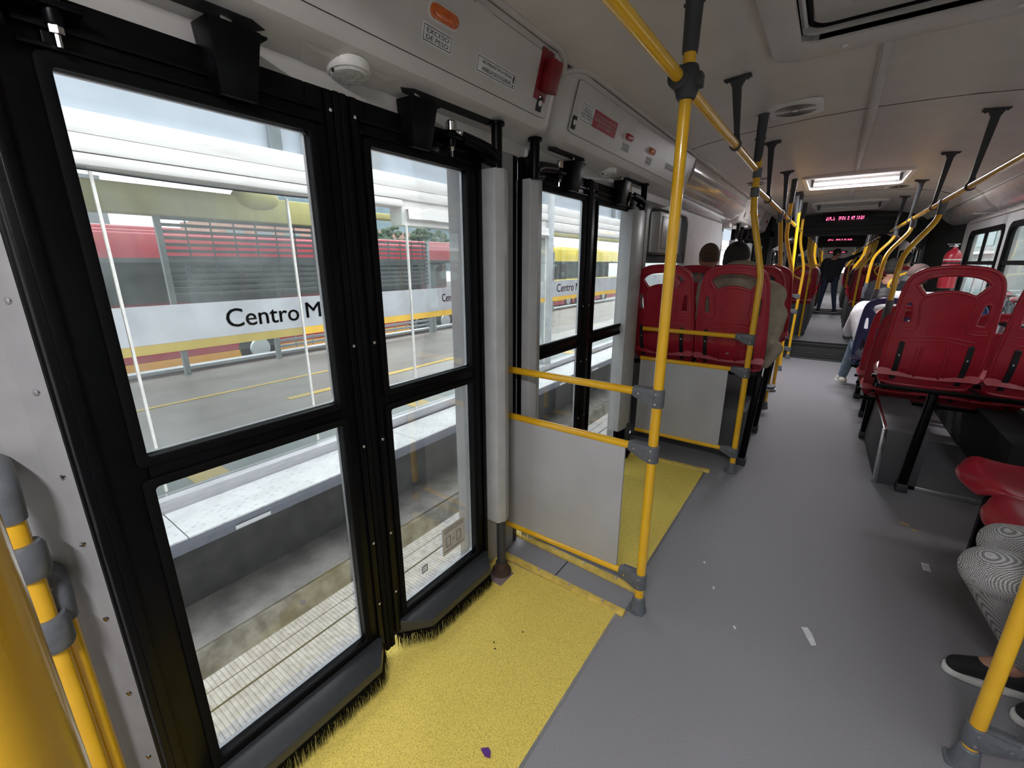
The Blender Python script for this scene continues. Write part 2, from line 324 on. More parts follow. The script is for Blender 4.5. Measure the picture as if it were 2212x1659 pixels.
    def build(s, name, m, parent=None, bevel=0.0, seg=2, smooth=True, ang=38, label=None, kind=None):
        o_ = origin(parent)
        me = bpy.data.meshes.new(name)
        me.from_pydata([(x - o_.x, y - o_.y, z - o_.z) for x, y, z in s.v], [], s.f)
        bm = bmesh.new(); bm.from_mesh(me)
        bmesh.ops.recalc_face_normals(bm, faces=bm.faces)
        if bevel:
            es = [e for e in bm.edges if len(e.link_faces) == 2 and e.calc_face_angle(0) > R(30)]
            if es: bmesh.ops.bevel(bm, geom=es, offset=bevel, segments=seg, profile=0.5, affect='EDGES', clamp_overlap=True)
        bm.to_mesh(me); bm.free()
        if smooth:
            me.polygons.foreach_set('use_smooth', [True] * len(me.polygons)); me.set_sharp_from_angle(angle=R(ang))
        me.materials.append(m)
        o = bpy.data.objects.new(name, me); COL.objects.link(o)
        if parent is not None: o.parent = parent
        if label: o['label'] = label
        if kind: o['kind'] = kind
        return o
def catmull(pts, sub, closed=False):
    n = len(pts); out = []
    rng = range(n) if closed else range(n - 1)
    for i in rng:
        p1 = pts[i]; p2 = pts[(i + 1) % n]
        p0 = pts[(i - 1) % n] if closed or i > 0 else p1; p3 = pts[(i + 2) % n] if closed or i + 2 < n else p2
        for k in range(sub):
            t = k / sub
            out.append(0.5 * ((2 * p1) + (p2 - p0) * t + (2 * p0 - 5 * p1 + 4 * p2 - p3) * t * t + (3 * p1 - p0 - 3 * p2 + p3) * t ** 3))
    if not closed: out.append(pts[-1].copy())
    return out
def thing(name, label, cat, loc=(0, 0, 0), group=None):
    o = bpy.data.objects.new(name, None); COL.objects.link(o); o.location = loc; o.empty_display_size = 0.05
    o['label'] = label; o['category'] = cat
    if group: o['group'] = group
    return o
def tag(o, label, cat, group=None):
    o['label'] = label; o['category'] = cat
    if group: o['group'] = group
    return o
def st(o, label=None):
    o['kind'] = 'structure'
    if label: o['label'] = label
    return o
def stroot(name, loc=(0, 0, 0), label=None):
    o = bpy.data.objects.new(name, None); COL.objects.link(o); o.location = loc; o['kind'] = 'structure'
    if label: o['label'] = label
    return o
def dup(root, loc, rz=None, label=None, group=None):
    r = root.copy(); COL.objects.link(r); r.location = loc
    if rz is not None: r.rotation_euler = (0, 0, rz)
    if label: r['label'] = label
    if group: r['group'] = group
    for ch in list(root.children):
        c = ch.copy(); COL.objects.link(c); c.parent = r
        for g in ch.children:
            d = g.copy(); COL.objects.link(d); d.parent = c
    return r
_tc = {}
def text2d(body):
    if body in _tc: return _tc[body]
    cu = bpy.data.curves.new('t', 'FONT'); cu.body = body; cu.size = 1.0; cu.offset = 0.0; cu.resolution_u = 3
    cu.align_x = 'LEFT'
    ob = bpy.data.objects.new('t', cu); COL.objects.link(ob)
    dg = bpy.context.evaluated_depsgraph_get(); dg.update()
    me = bpy.data.meshes.new_from_object(ob.evaluated_get(dg))
    vs = [(v.co.x, v.co.y) for v in me.vertices]; fs = [tuple(p.vertices) for p in me.polygons]
    bpy.data.objects.remove(ob); bpy.data.curves.remove(cu); bpy.data.meshes.remove(me)
    x0 = min(v[0] for v in vs); x1 = max(v[0] for v in vs); y0 = min(v[1] for v in vs); y1 = max(v[1] for v in vs)
    _tc[body] = ([((v[0] - x0) / (x1 - x0), (v[1] - y0) / (y1 - y0)) for v in vs], fs); return _tc[body]
def text(mb, body, o, right, up, w_, h_):
    """letters fill the w x h box whose lower left corner is o"""
    vs, fs = text2d(body); o = Vector(o); r_ = Vector(right).normalized(); u_ = Vector(up).normalized()
    k_ = h_ * 0.018
    for dx in (-k_, 0, k_): mb.add([o + r_ * (a * w_ + dx) + u_ * (b * h_) for a, b in vs], fs)
def frame_rect(mb, o, right, up, w_, h_, t, n, d):
    """thin rectangular line frame drawn on a label"""
    r_ = Vector(right).normalized(); u_ = Vector(up).normalized(); o = Vector(o)
    for (a, b, c, e) in ((0, 0, w_, t), (0, h_ - t, w_, t), (0, 0, t, h_), (w_ - t, 0, t, h_)):
        p = o + r_ * a + u_ * b; q = [p, p + r_ * c, p + r_ * c + u_ * e, p + u_ * e]
        mb.add(q + [x + Vector(n) * d for x in q], [(0, 1, 2, 3), (4, 7, 6, 5), (0, 4, 5, 1), (1, 5, 6, 2), (2, 6, 7, 3), (3, 7, 4, 0)])
def slab(mb, o, right, up, w_, h_, n, d):
    r_ = Vector(right).normalized(); u_ = Vector(up).normalized(); o = Vector(o); n = Vector(n).normalized()
    q = [o, o + r_ * w_, o + r_ * w_ + u_ * h_, o + u_ * h_]
    mb.add(q + [x + n * d for x in q], [(3, 2, 1, 0), (4, 5, 6, 7), (0, 1, 5, 4), (1, 2, 6, 5), (2, 3, 7, 6), (3, 0, 4, 7)])

# ================================================================ THE BUS SHELL
XL, XR = -1.17, 1.24
Y0, YJ1, YJ2 = -1.6, 7.55, 9.3          # rear end of what is built, first joint
YE = 27.0
b = MB(); b.box(-1.15, XR, Y0, YJ1, -0.06, 0.0); b.box(-1.15, XR, YJ2, 14.6, -0.06, 0.0); b.box(-1.15, XR, 16.4, YE, -0.06, 0.0)
st(b.build('floor', M['floor']))
b = MB(); b.box(-1.0, XR - 0.2, YJ1 - 0.02, YJ2 + 0.02, -0.07, -0.004); b.box(-1.0, XR - 0.2, 14.58, 16.42, -0.07, -0.004)
for y in (YJ1 + 0.02, YJ1 + 0.42, YJ1 + 0.62, YJ2 - 0.5, YJ2 - 0.08, 14.7, 15.1, 15.7, 16.3):
    b.box(-0.75, 0.85, y, y + 0.05, -0.01, 0.008)
st(b.build('trim_1', M['bellows'], bevel=0.003), 'ridged dark turntable plates in the floor under the bellows')
b = MB()
for y in (YJ1 - 0.01, YJ1 + 0.30, YJ1 + 0.52, YJ2 - 0.32, YJ2 + 0.0, 14.6, 16.4): b.box(-0.8, 0.9, y, y + 0.018, -0.004, 0.012)
st(b.build('trim_2', M['joint'], bevel=0.002), 'thin metal threshold bars across the aisle at the joint')
# ceiling profile (x, z)
CP = [(-0.93, 2.072), (-0.80, 2.10), (-0.6, 2.127), (-0.4, 2.145), (-0.2, 2.157), (0.035, 2.162), (0.25, 2.158), (0.45, 2.15), (0.65, 2.132), (0.85, 2.085), (0.97, 2.03), (1.04, 1.985)]
def zc(x):
    for (a, c), (d, e) in zip(CP, CP[1:]):
        if a <= x <= d: return c + (e - c) * (x - a) / (d - a)
    return 2.1
def ceil_strip(mb, pts, y0, y1, t=0.03):
    n = len(pts)
    mb.add([(x, y, z + dz) for dz in (0, t) for y in (y0, y1) for x, z in pts],
           [(i, i + 1, i + 1 + n, i + n) for i in range(n - 1)] + [(2 * n + i, 3 * n + i, 3 * n + i + 1, 2 * n + i + 1) for i in range(n - 1)])
# hatch opening x -0.22..0.40 , y 1.15..2.22
HX0, HX1, HY0, HY1 = -0.245, 0.40, 1.30, 2.20
b = MB()
ceil_strip(b, CP, Y0, HY0)
ceil_strip(b, [p for p in CP if p[0] < HX0] + [(HX0, zc(HX0))], HY0, HY1)
ceil_strip(b, [(HX1, zc(HX1))] + [p for p in CP if p[0] > HX1], HY0, HY1)
LX0, LX1 = -0.355, 0.425
ya = HY1
for (l0, l1) in ((5.35, 6.17), (7.68, 8.77), (9.35, 9.36)):
    ceil_strip(b, CP, ya, l0)
    if l0 < 9: ceil_strip(b, [p for p in CP if p[0] < LX0] + [(LX0, zc(LX0))], l0, l1); ceil_strip(b, [(LX1, zc(LX1))] + [p for p in CP if p[0] > LX1], l0, l1)
    ya = l1
ya = YJ2 + 0.05
for (l0, l1) in ((11.83, 12.57), (14.7, 14.71)):
    ceil_strip(b, CP, ya, l0)
    if l0 < 13: ceil_strip(b, [p for p in CP if p[0] < LX0] + [(LX0, zc(LX0))], l0, l1); ceil_strip(b, [(LX1, zc(LX1))] + [p for p in CP if p[0] > LX1], l0, l1)
    ya = l1
ya = 16.3
for (l0, l1) in ((19.03, 19.97), (21.63, 22.57), (YE, YE)):
    ceil_strip(b, CP, ya, l0)
    if l0 < YE: ceil_strip(b, [p for p in CP if p[0] < LX0] + [(LX0, zc(LX0))], l0, l1); ceil_strip(b, [(LX1, zc(LX1))] + [p for p in CP if p[0] > LX1], l0, l1)
    ya = l1
st(b.build('ceiling', M['ceil'], ang=60))
b = MB()
for y in (3.29, 6.78, 10.8, 13.3, 18.2, 20.8):
    for x0, x1 in zip([i * 0.1 for i in range(-9, 9)], [i * 0.1 for i in range(-8, 10)]):
        b.hexa([(x0, y, zc(x0) - 0.0015), (x1, y, zc(x1) - 0.0015), (x1, y + 0.006, zc(x1) - 0.0015), (x0, y + 0.006, zc(x0) - 0.0015),
                (x0, y, zc(x0) + 0.004), (x1, y, zc(x1) + 0.004), (x1, y + 0.006, zc(x1) + 0.004), (x0, y + 0.006, zc(x0) + 0.004)])
st(b.build('trim_3', M['groove'], smooth=False), 'thin dark seams between the ceiling sheets')
b = MB(); b.box(CX - 0.022, CX + 0.022, HY1 + 0.13, 5.28, 2.152, 2.163); b.box(CX - 0.013, CX + 0.013, HY1 + 0.13, 5.28, 2.146, 2.156)
for y in (2.75, 3.6, 4.4): b.box(CX - 0.024, CX + 0.024, y, y + 0.006, 2.150, 2.16)
b.box(CX - 0.022, CX + 0.022, 6.25, 7.55, 2.15, 2.163)
st(b.build('trim_4', M['cover'], bevel=0.002), 'grey joint strip along the middle of the ceiling')
# outer roof and skirts so no light leaks in
b = MB(); b.box(-1.30, HX0 - 0.03, Y0, YE, 2.33, 2.36); b.box(HX1 + 0.03, 1.36, Y0, YE, 2.33, 2.36); b.box(HX0 - 0.03, HX1 + 0.03, Y0, HY0 - 0.03, 2.33, 2.36); b.box(HX0 - 0.03, HX1 + 0.03, HY1 + 0.03, YE, 2.33, 2.36)
b.box(-1.30, -1.27, Y0, YE, 1.86, 2.36); b.box(1.33, 1.36, Y0, YE, 1.75, 2.36); b.box(-1.3, 1.36, Y0 - 0.03, Y0, 2.0, 2.36)
st(b.build('trim_5', M['cover'], smooth=False), 'outer roof skin of the bus')
b = MB(); b.box(-1.2, 1.26, Y0 - 0.06, Y0, 0, 2.2)
st(b.build('wall_rear', M['wall']))

# ---- right wall with windows
def wall_with_holes(mb, x0, x1, y0, y1, z0, z1, holes):
    """holes: (ya, yb, za, zb) not overlapping in y, sorted"""
    y = y0
    for ya, yb, za, zb in holes:
        mb.box(x0, x1, y, ya, z0, z1); mb.box(x0, x1, ya, yb, z0, za); mb.box(x0, x1, ya, yb, zb, z1); y = yb
    mb.box(x0, x1, y, y1, z0, z1)
WR = []
y = 7.45
while y > Y0 + 1.2:
    WR.append((y - 1.30, y, 0.86, 1.69)); y -= 1.48
WR2 = [(9.55 + 1.25 * i, 9.55 + 1.25 * i + 1.05, 0.9, 1.62) for i in range(4)] + [(16.7 + 1.3 * i, 16.7 + 1.3 * i + 1.1, 0.9, 1.62) for i in range(7)]
holes = sorted(WR) + WR2
b = MB(); wall_with_holes(b, XR, XR + 0.06, Y0, YE, 0, 1.90, holes)
st(b.build('wall_right', M['wall'], smooth=False))
def rrect(a0, a1, c0, c1, r, n=5):
    pts = []
    for cx_, cz_, t0 in ((a1 - r, c1 - r, 0), (a0 + r, c1 - r, 90), (a0 + r, c0 + r, 180), (a1 - r, c0 + r, 270)):
        for k in range(n + 1):
            t = R(t0 + 90 * k / n); pts.append((cx_ + r * math.cos(t), cz_ + r * math.sin(t)))
    return pts
def ring_frame(mb, outer, inner, axis, a, c):
    def P(p, t): return {'x': (t, p[0], p[1]), 'y': (p[0], t, p[1]), 'z': (p[0], p[1], t)}[axis]
    n = len(outer); k = len(mb.v)
    mb.v += [P(p, t) for t in (a, c) for p in outer] + [P(p, t) for t in (a, c) for p in inner]
    for i in range(n):
        j = (i + 1) % n
        mb.f += [(k + i, k + j, k + 2 * n + j, k + 2 * n + i), (k + n + i, k + 3 * n + i, k + 3 * n + j, k + n + j), (k + i, k + n + i, k + n + j, k + j), (k + 2 * n + i, k + 2 * n + j, k + 3 * n + j, k + 3 * n + i)]
WN = [0]
def window(ya, yb, za, zb, x, side, bar=True, near=True):
    WN[0] += 1
    s_ = 1 if side == 'r' else -1
    b = MB(); ring_frame(b, rrect(ya - 0.02, yb + 0.02, za - 0.02, zb + 0.02, 0.09), rrect(ya + 0.03, yb - 0.03, za + 0.03, zb - 0.03, 0.07), 'x', x - 0.012 * s_, x + 0.03 * s_)
    fr = st(b.build('window_%d' % WN[0], M['rubber'], bevel=0.004 if near else 0))
    if bar:
        b = MB(); b.box(x - 0.006 * s_, x + 0.022 * s_, ya + 0.03, yb - 0.03, 1.335, 1.372); b.box(x - 0.004 * s_, x + 0.02 * s_, (ya + yb) / 2 - 0.012, (ya + yb) / 2 + 0.012, 1.372, zb - 0.03)
        b.build('glazing_bar', M['rubber'], fr)
    b = MB(); b.box(x + 0.008 * s_, x + 0.013 * s_, ya + 0.02, yb - 0.02, za + 0.02, zb - 0.02); b.build('pane', M['glass_win'], fr, smooth=False)
for h in sorted(WR): window(*h, XR, 'r')
for h in WR2: window(*h, XR, 'r', near=False)
# right duct cove (glossy, curved) and its lower lip
def cove(side, y0, y1, name, n=14, label=None):
    b = MB()
    if side == 'r': prof = [(1.03, 1.992), (1.045, 1.955), (1.075, 1.915), (1.115, 1.875), (1.16, 1.845), (1.205, 1.822), (1.245, 1.812)]
    else: prof = [(-0.925, 2.075), (-0.925, 2.03), (-0.935, 1.98), (-0.96, 1.93), (-1.0, 1.885), (-1.05, 1.848), (-1.11, 1.825), (-1.17, 1.815)]
    k = len(prof)
    ys = [y0, y1]
    b.add([(x + (0.02 if side == 'r' else -0.02) * q, y, z + 0.02 * q) for q in (0, 1) for y in ys for x, z in prof],
          [(i, i + 1, i + 1 + k, i + k) for i in range(k - 1)] + [(2 * k + i, 3 * k + i, 3 * k + i + 1, 2 * k + i + 1) for i in range(k - 1)] +
          [(i, i + 2 * k, i + 1 + 2 * k, i + 1) for i in range(k - 1)] + [(k + i, k + i + 1, 3 * k + i + 1, 3 * k + i) for i in range(k - 1)])
    return st(b.build(name, M['duct'], ang=70), label)
cove('r', Y0, 8.3, 'trim_6', label='glossy curved duct above the right windows')
cove('l', 3.56, 5.95, 'trim_7', label='glossy curved duct between the door covers on the left')
cove('r', 9.55, 14.5, 'trim_8'); cove('l', 9.55, 14.5, 'trim_9'); cove('r', 16.4, YE, 'trim_10'); cove('l', 16.4, YE, 'trim_11')
b = MB(); b.box(1.22, 1.246, Y0, 7.6, 1.80, 1.83)
for yy in (0.9, 3.9, 6.3): b.box(1.02, 1.24, yy, yy + 0.006, 1.815, 1.82)
st(b.build('trim_12', M['cover'], bevel=0.004))
# low wheel-arch and plate on the right
b = MB(); b.box(0.56, XR, 3.40, 4.42, 0.0, 0.022)
st(b.build('trim_13', M['plate'], bevel=0.004), 'grey floor plate under the right seats')
b = MB(); b.box(0.56, XR, 3.385, 3.402, 0.0, 0.028); b.box(0.88, 0.885, 3.38, 3.384, 0.0, 0.035)
st(b.build('trim_14', M['alu'], bevel=0.002), 'thin metal edge of the floor plate')
b = MB(); b.hexa([(0.425, 3.385, 0), (0.62, 3.385, 0), (0.62, 4.35, 0), (0.405, 4.35, 0), (0.415, 3.385, 0.36), (0.62, 3.385, 0.36), (0.62, 4.35, 0.36), (0.425, 4.35, 0.36)])
hb = MB(); hb.box(0.98, 1.235, 3.5, 7.45, 0.0, 0.36); tag(hb.build('underseat_dark_box', M['bellows'], bevel=0.01), 'long black box added along the right wall to darken the space under the seats', 'box')  # added black volume that keeps the space below the seats dark
wb = tag(b.build('wheel_arch_box', M['darkgrey'], bevel=0.004), 'dark vinyl covered box with a metal corner strip under the raised right seats', 'box')
b = MB(); b.hexa([(0.411, 3.378, 0), (0.436, 3.378, 0), (0.436, 3.386, 0), (0.411, 3.386, 0), (0.402, 3.378, 0.364), (0.427, 3.378, 0.364), (0.427, 3.386, 0.364), (0.402, 3.386, 0.364)])
b.hexa([(0.41, 3.38, 0.358), (0.43, 3.38, 0.358), (0.436, 4.35, 0.358), (0.418, 4.35, 0.358), (0.41, 3.38, 0.365), (0.43, 3.38, 0.365), (0.436, 4.35, 0.365), (0.418, 4.35, 0.365)])
for z in (0.03, 0.30): b.ell((0.418, 3.377, z), (0.005, 0.003, 0.005), nu=8, nv=5)
b.build('corner_strip', M['chrome'], wb, bevel=0.001, label='shiny metal corner strip')

# ---- left wall
b = MB()
b.box(XL - 0.06, XL, Y0, 0.06, 0, 2.0)                       # panel by the camera
b.box(XL - 0.06, XL, 3.02, 3.32, 0, 1.86)
b.box(XL - 0.06, XL, 3.32, 4.42, 0, 0.98); b.box(XL - 0.06, XL, 3.32, 4.42, 1.76, 1.86)
b.box(XL - 0.06, XL, 4.42, 6.08, 0, 1.86)
b.box(XL - 0.06, XL, 8.35, YJ2, 0, 1.86)
wall_with_holes(b, XL - 0.06, XL, YJ2, YE, 0, 1.86, [(h[0], h[1], h[2], h[3]) for h in WR2])
st(b.build('wall_left', M['wall'], smooth=False))
for h in WR2: window(*h, XL, 'l', near=False)
b = MB()
ring_frame(b, rrect(3.27, 4.47, 0.93, 1.80, 0.12), rrect(3.335, 4.405, 0.985, 1.757, 0.10), 'x', XL - 0.004, XL + 0.014)
st(b.build('trim_15', M['wall'], bevel=0.003), 'rounded surround of the deep left window')
b = MB(); b.box(XL - 0.06, XL - 0.004, 3.32, 4.42, 1.352, 1.42); b.box(XL - 0.065, XL - 0.055, 3.33, 3.45, 1.42, 1.76); b.box(XL - 0.065, XL - 0.055, 3.52, 4.41, 1.42, 1.76)
st(b.build('trim_16', M['groove'], smooth=False), 'dark backing of the left window recess')
WN[0] += 1
b = MB(); b.box(XL - 0.04, XL - 0.034, 3.30, 4.44, 0.97, 1.77); st(b.build('window_%d' % WN[0], M['glass_win'], smooth=False))
b = MB(); b.box(XL - 0.03, XL + 0.045, 3.50, 4.06, 1.43, 1.73); b.box(XL + 0.04, XL + 0.055, 3.54, 4.02, 1.46, 1.70)
tag(b.build('wall_unit', M['cover'], bevel=0.008), 'grey box unit set in the dark rounded recess above the left seats', 'wall box')
b = MB(); slab(b, (XL - 0.03, 3.93, 1.10), (0, 1, 0), (0, 0, 1), 0.26, 0.16, (1, 0, 0), 0.002)
sg = tag(b.build('window_sticker', M['label'], smooth=False), 'white notice stuck on the window behind the left red seats', 'sticker')
b = MB()
for i in range(4): b.box(XL - 0.028, XL - 0.0265, 3.96, 4.16 - 0.02 * (i % 2), 1.115 + i * 0.035, 1.13 + i * 0.035)
frame_rect(b, (XL - 0.028, 3.935, 1.105), (0, 1, 0), (0, 0, 1), 0.25, 0.15, 0.004, (1, 0, 0), 0.001)
b.build('printing', M['ink'], sg, smooth=False)
# pillar between the doors, and black structure round the doors
b = MB(); b.box(XL - 0.06, -1.085, 1.315, 1.52, 0, 1.86); b.box(XL - 0.06, -1.112, 1.29, 1.56, 0, 1.86)
b.box(XL - 0.04, -1.10, 2.92, 3.04, 0, 1.86)
st(b.build('trim_17', M['jamb'], bevel=0.006), 'light grey pillar between the two doors')
b = MB()
for (ya, yb) in ((0.06, 1.32), (1.52, 2.93), (6.08, 8.35)):
    b.box(-1.20, -1.115, ya, yb, 1.775, 1.87)
b.box(-1.16, -1.10, 0.1178, 0.135, 0, 1.80); b.box(-1.14, -1.10, 1.285, 1.325, 0, 1.80)
b.box(-1.14, -1.10, 1.515, 1.535, 0, 1.8); b.box(-1.14, -1.10, 2.90, 2.93, 0, 1.8)
b.box(-1.17, -1.12, 7.15, 7.30, 0, 1.8)
b.box(-1.105, -1.092, 0.1178, 0.14, 0.0, 1.80); b.box(-1.105, -1.092, 1.27, 1.32, 0, 1.8); b.box(-1.105, -1.092, 1.515, 1.56, 0, 1.8); b.box(-1.105, -1.092, 2.88, 2.93, 0, 1.8)
for ya, yb in ((0.06, 1.32), (1.52, 2.93)): b.box(-1.13, -1.09, ya, yb, 1.755, 1.80)
st(b.build('trim_18', M['black'], bevel=0.004), 'black surround of the left doors')
# grey jamb profile with rivets at the near side of the first door
b = MB(); b.prism([(-1.17, -0.02), (-1.17, 0.1175), (-1.098, 0.1175), (-1.126, 0.0895), (-1.133, 0.0855), (-1.150, 0.054), (-1.156, 0.050), (-1.160, 0.0)], 'z', 0.0, 1.98)
j = st(b.build('trim_19', M['jamb'], bevel=0.002), 'folded grey jamb strip with rivets beside the near door')
for z in (1.29, 1.13, 0.965, 0.82, 0.64, 0.44, 0.25):
    b = MB(); b.lathe([(0, 0.006), (0.0025, 0.005), (0.003, 0.0022)], (-1.111, 0.1035, z), (0.72, -0.69, 0), 10); b.build('rivet', M['chrome'], j)
b = MB(); b.box(-1.168, -1.160, -0.4, 0.0, 0.735, 0.765); b.box(-1.168, -1.163, -0.6, 0.0, 0.10, 0.13)
st(b.build('baseboard_left', M['jamb'], bevel=0.002))

# ================================================================ DOOR COVER MODULES (over the doors)
FB = V(-0.975, 0, 1.855); FT = V(-0.915, 0, 2.068)      # fold and top of the sloping face
FU = (FT - FB).normalized(); FN = V(FU.z, 0, -FU.x).normalized(); FL = (FT - FB).length
def face(y, s, out=0.0): return V(0, y, 0) + FB + FU * (FL * s) + FN * out
def module(y0, y1, label, r0=0.0, r1=0.09):
    root = thing('door_mechanism_cover', label, 'door cover', (-1.05, (y0 + y1) / 2, 1.80), 'moulded covers over the left doors')
    prof = [(-0.93, 2.075), (FT.x, FT.z), (FB.x, FB.z), (-0.985, 1.835), (-1.005, 1.822), (-1.075, 1.800), (-1.082, 1.757), (-1.165, 1.757), (-1.165, 2.1)]
    b = MB(); ns = 7; pr = []
    ys = []
    for k in range(ns + 1):       # rounded near end
        t = PI / 2 * k / ns; ys.append((y0 + r0 * (1 - math.sin(t)), math.cos(t) * r0)) if r0 else None
    ys = [(y0 + r0 * (1 - math.sin(PI / 2 * k / ns)), r0 * (1 - math.cos(PI / 2 * (1 - k / ns)))) for k in range(ns + 1)] if r0 else [(y0, 0)]
    ys = [(y0 + r0 * (1 - math.cos(PI / 2 * k / ns)), r0 * (1 - math.sin(PI / 2 * k / ns))) for k in range(ns + 1)] if r0 else [(y0, 0)]
    ys += [(y1 - r1 * (1 - math.sin(PI / 2 * k / ns)), r1 * (1 - math.cos(PI / 2 * k / ns))) for k in range(ns + 1)] if r1 else [(y1, 0)]
    c = V(-1.17, 0, 2.1); n = len(prof)
    k0 = 0
    for y, ins in ys:
        for i, (x, z) in enumerate(prof):
            p = V(x, 0, z); q = c - p; L_ = q.length
            f_ = ins * (1.0 if i < 7 else 0)
            if L_ > 1e-3: p = p + V(q.x, 0, q.z * (0.55 if i > 1 else 0)) / L_ * min(f_, L_ * 0.95)
            b.v.append((p.x, y, p.z))
    for a in range(len(ys) - 1):
        for i in range(n): b.f.append((a * n + i, a * n + (i + 1) % n, (a + 1) * n + (i + 1) % n, (a + 1) * n + i))
    b.f.append(tuple(reversed(range(n)))); e = (len(ys) - 1) * n; b.f.append(tuple(e + i for i in range(n)))
    b.build('cover_body', M['cover'], root, ang=30)
    return root
def lid(root, y0, y1, locks):
    pts = rrect(y0, y1, 0.07, 0.90, 0.05)
    b = MB(); n = len(pts)
    b.add([face(y, s * 1.0 if False else s, 0.003) for y, s in [(p[0], min(max(p[1], 0.05), 0.92)) for p in pts]] + [face(y, min(max(s, 0.05), 0.92), -0.004) for y, s in pts],
          [tuple(range(n))] + [(i, i + n, (i + 1) % n + n, (i + 1) % n) for i in range(n)])
    b.build('hinged_lid', M['cover'], root)
    b = MB()
    loop = [face(y, s, 0.0012) for y, s in pts]
    b.tube(loop + [loop[0]], 0.0016, 6, caps=False); b.build('lid_groove', M['groove'], root)
    for f in (0.22, 0.78):
        a = y0 + (y1 - y0) * f
        b = MB(); b.tube([face(a, 0.905, 0.003), face(a + 0.07, 0.905, 0.003)], 0.0035, 8); b.build('lid_hinge', M['cover'], root)
    for ly in locks:
        b = MB(); slab(b, face(ly - 0.017, 0.13, 0.003), (0, 1, 0), FU, 0.034, 0.048, FN, 0.004)
        lk = b.build('lock', M['ink'], root, bevel=0.002)
        b = MB(); b.lathe([(0, 0.010), (0.004, 0.009)], face(ly, 0.245, 0.006), FN, 12); b.box(-0.002, 0.002, -0.008, 0.008, -0.001, 0.003, Matrix.Translation(face(ly, 0.245, 0.011)) @ FN.to_track_quat('Z', 'Y').to_matrix().to_4x4())
        b.build('key_disc', M['white'], lk)
def sticker(root, y0, y1, s0, s1, lines, fill='label', inkm='ink', border=True, margins=0.1, name='warning_label'):
    w_ = y1 - y0; h_ = (s1 - s0) * FL
    b = MB(); slab(b, face(y0, s0, 0.003), (0, 1, 0), FU, w_, h_, FN, 0.0012); lb = b.build(name, M[fill], root, smooth=False)
    b = MB()
    if border: frame_rect(b, face(y0 + 0.004, s0 + 0.004 / FL, 0.0043), (0, 1, 0), FU, w_ - 0.008, h_ - 0.008, 0.0016, FN, 0.0003)
    n = len(lines); mg = h_ * 0.16; lh = (h_ - 2 * mg) / n
    for i, ln in enumerate(lines):
        tx, wf = (ln, 1.0) if isinstance(ln, str) else ln
        ww = (w_ - 2 * w_ * margins) * wf
        text(b, tx, face(y0 + (w_ - ww) / 2, s0 + (mg + lh * (n - 1 - i) + lh * 0.14) / FL, 0.0046), (0, 1, 0), FU, ww, lh * 0.72)
    b.build('lettering', M[inkm], lb, smooth=False)
    return lb
def indicator(root, y, s, m_, ry=0.045, rs=0.015, name='indicator_lens'):
    q = FN.to_track_quat('Z', 'Y').to_matrix().to_4x4()
    ax = Matrix((( 0, FU.x, FN.x, 0), (1, 0, 0, 0), (0, FU.z, FN.z, 0), (0, 0, 0, 1)))
    b = MB(); pts = rrect(-ry - 0.004, ry + 0.004, -rs - 0.004, rs + 0.004, rs)
    b.prism(pts, 'z', 0, 0.004); b.v = [tuple(ax @ V(*p) + face(y, s, 0.002)) for p in b.v]; h = b.build('lens_bezel', M['white'], root)
    b = MB(); b.prism(rrect(-ry, ry, -rs, rs, rs), 'z', 0.004, 0.011); b.prism(rrect(-ry + 0.004, ry - 0.004, -rs + 0.004, rs - 0.004, rs - 0.004), 'z', 0.011, 0.016)
    b.v = [tuple(ax @ V(*p) + face(y, s, 0.002)) for p in b.v]; b.build(name, M[m_], h, bevel=0.002)
m1 = module(-0.9, 1.655, 'moulded grey cover over the near door carrying the EXCESO DE PESO label', 0.0, 0.10)
lid(m1, -0.5, 1.56, (1.50,))
indicator(m1, 0.995, 0.57, 'orange', 0.05, 0.016)
sticker(m1, 0.93, 1.04, 0.24, 0.43, ['EXCESO', 'DE PESO'], margins=0.13)
lb = sticker(m1, 1.145, 1.345, 0.225, 0.43, [('NO PARARSE EN LA FRANJA', 0.86), ('AMARILLA POR SU SEGURIDAD', 0.86)], margins=0.07)
b = MB(); text(b, '!', face(1.326, 0.26, 0.0046), (0, 1, 0), FU, 0.008, 0.030); b.build('exclamation_mark', M['ink'], lb, smooth=False)
m2 = module(1.665, 3.56, 'moulded grey cover over the second door with red and orange lamps', 0.10, 0.06)
lid(m2, 1.735, 3.42, (1.765,))
sticker(m2, 1.80, 1.915, 0.32, 0.62, [('EN CASO DE', 0.7), ('EMERGENCIA', 0.8), ('HALAR EL INTERRUPTOR', 1.0), ('EMPUJE LA PUERTA', 0.9)], margins=0.06)
sticker(m2, 1.917, 2.16, 0.33, 0.62, [('PARA SU SEGURIDAD, ESTE VEHICULO', 1.0), ('SOLAMENTE SE PONE EN MARCHA CON', 1.0), ('LAS PUERTAS CERRADAS', 0.68)], 'redlabel', 'label', False, 0.06)
indicator(m2, 2.315, 0.50, 'redlens', 0.042, 0.015)
sticker(m2, 2.27, 2.36, 0.20, 0.38, ['PUERTAS', 'CERRADAS'])
indicator(m2, 2.66, 0.50, 'orange', 0.042, 0.015)
sticker(m2, 2.62, 2.71, 0.18, 0.36, ['PUERTAS', 'ABIERTAS'])
sticker(m2, 2.95, 3.14, 0.30, 0.46, [('NO PARARSE EN LA FRANJA', 0.9), ('AMARILLA POR SU SEGURIDAD', 0.9)], margins=0.06)
m3 = module(5.98, 7.35, 'moulded grey door cover beyond the glossy duct with a red notice', 0.07, 0.05)
lid(m3, 6.05, 7.25, (6.09,))
sticker(m3, 6.22, 6.32, 0.45, 0.8, ['EN CASO', 'DE', 'EMERGENCIA'], inkm='redink', margins=0.1)
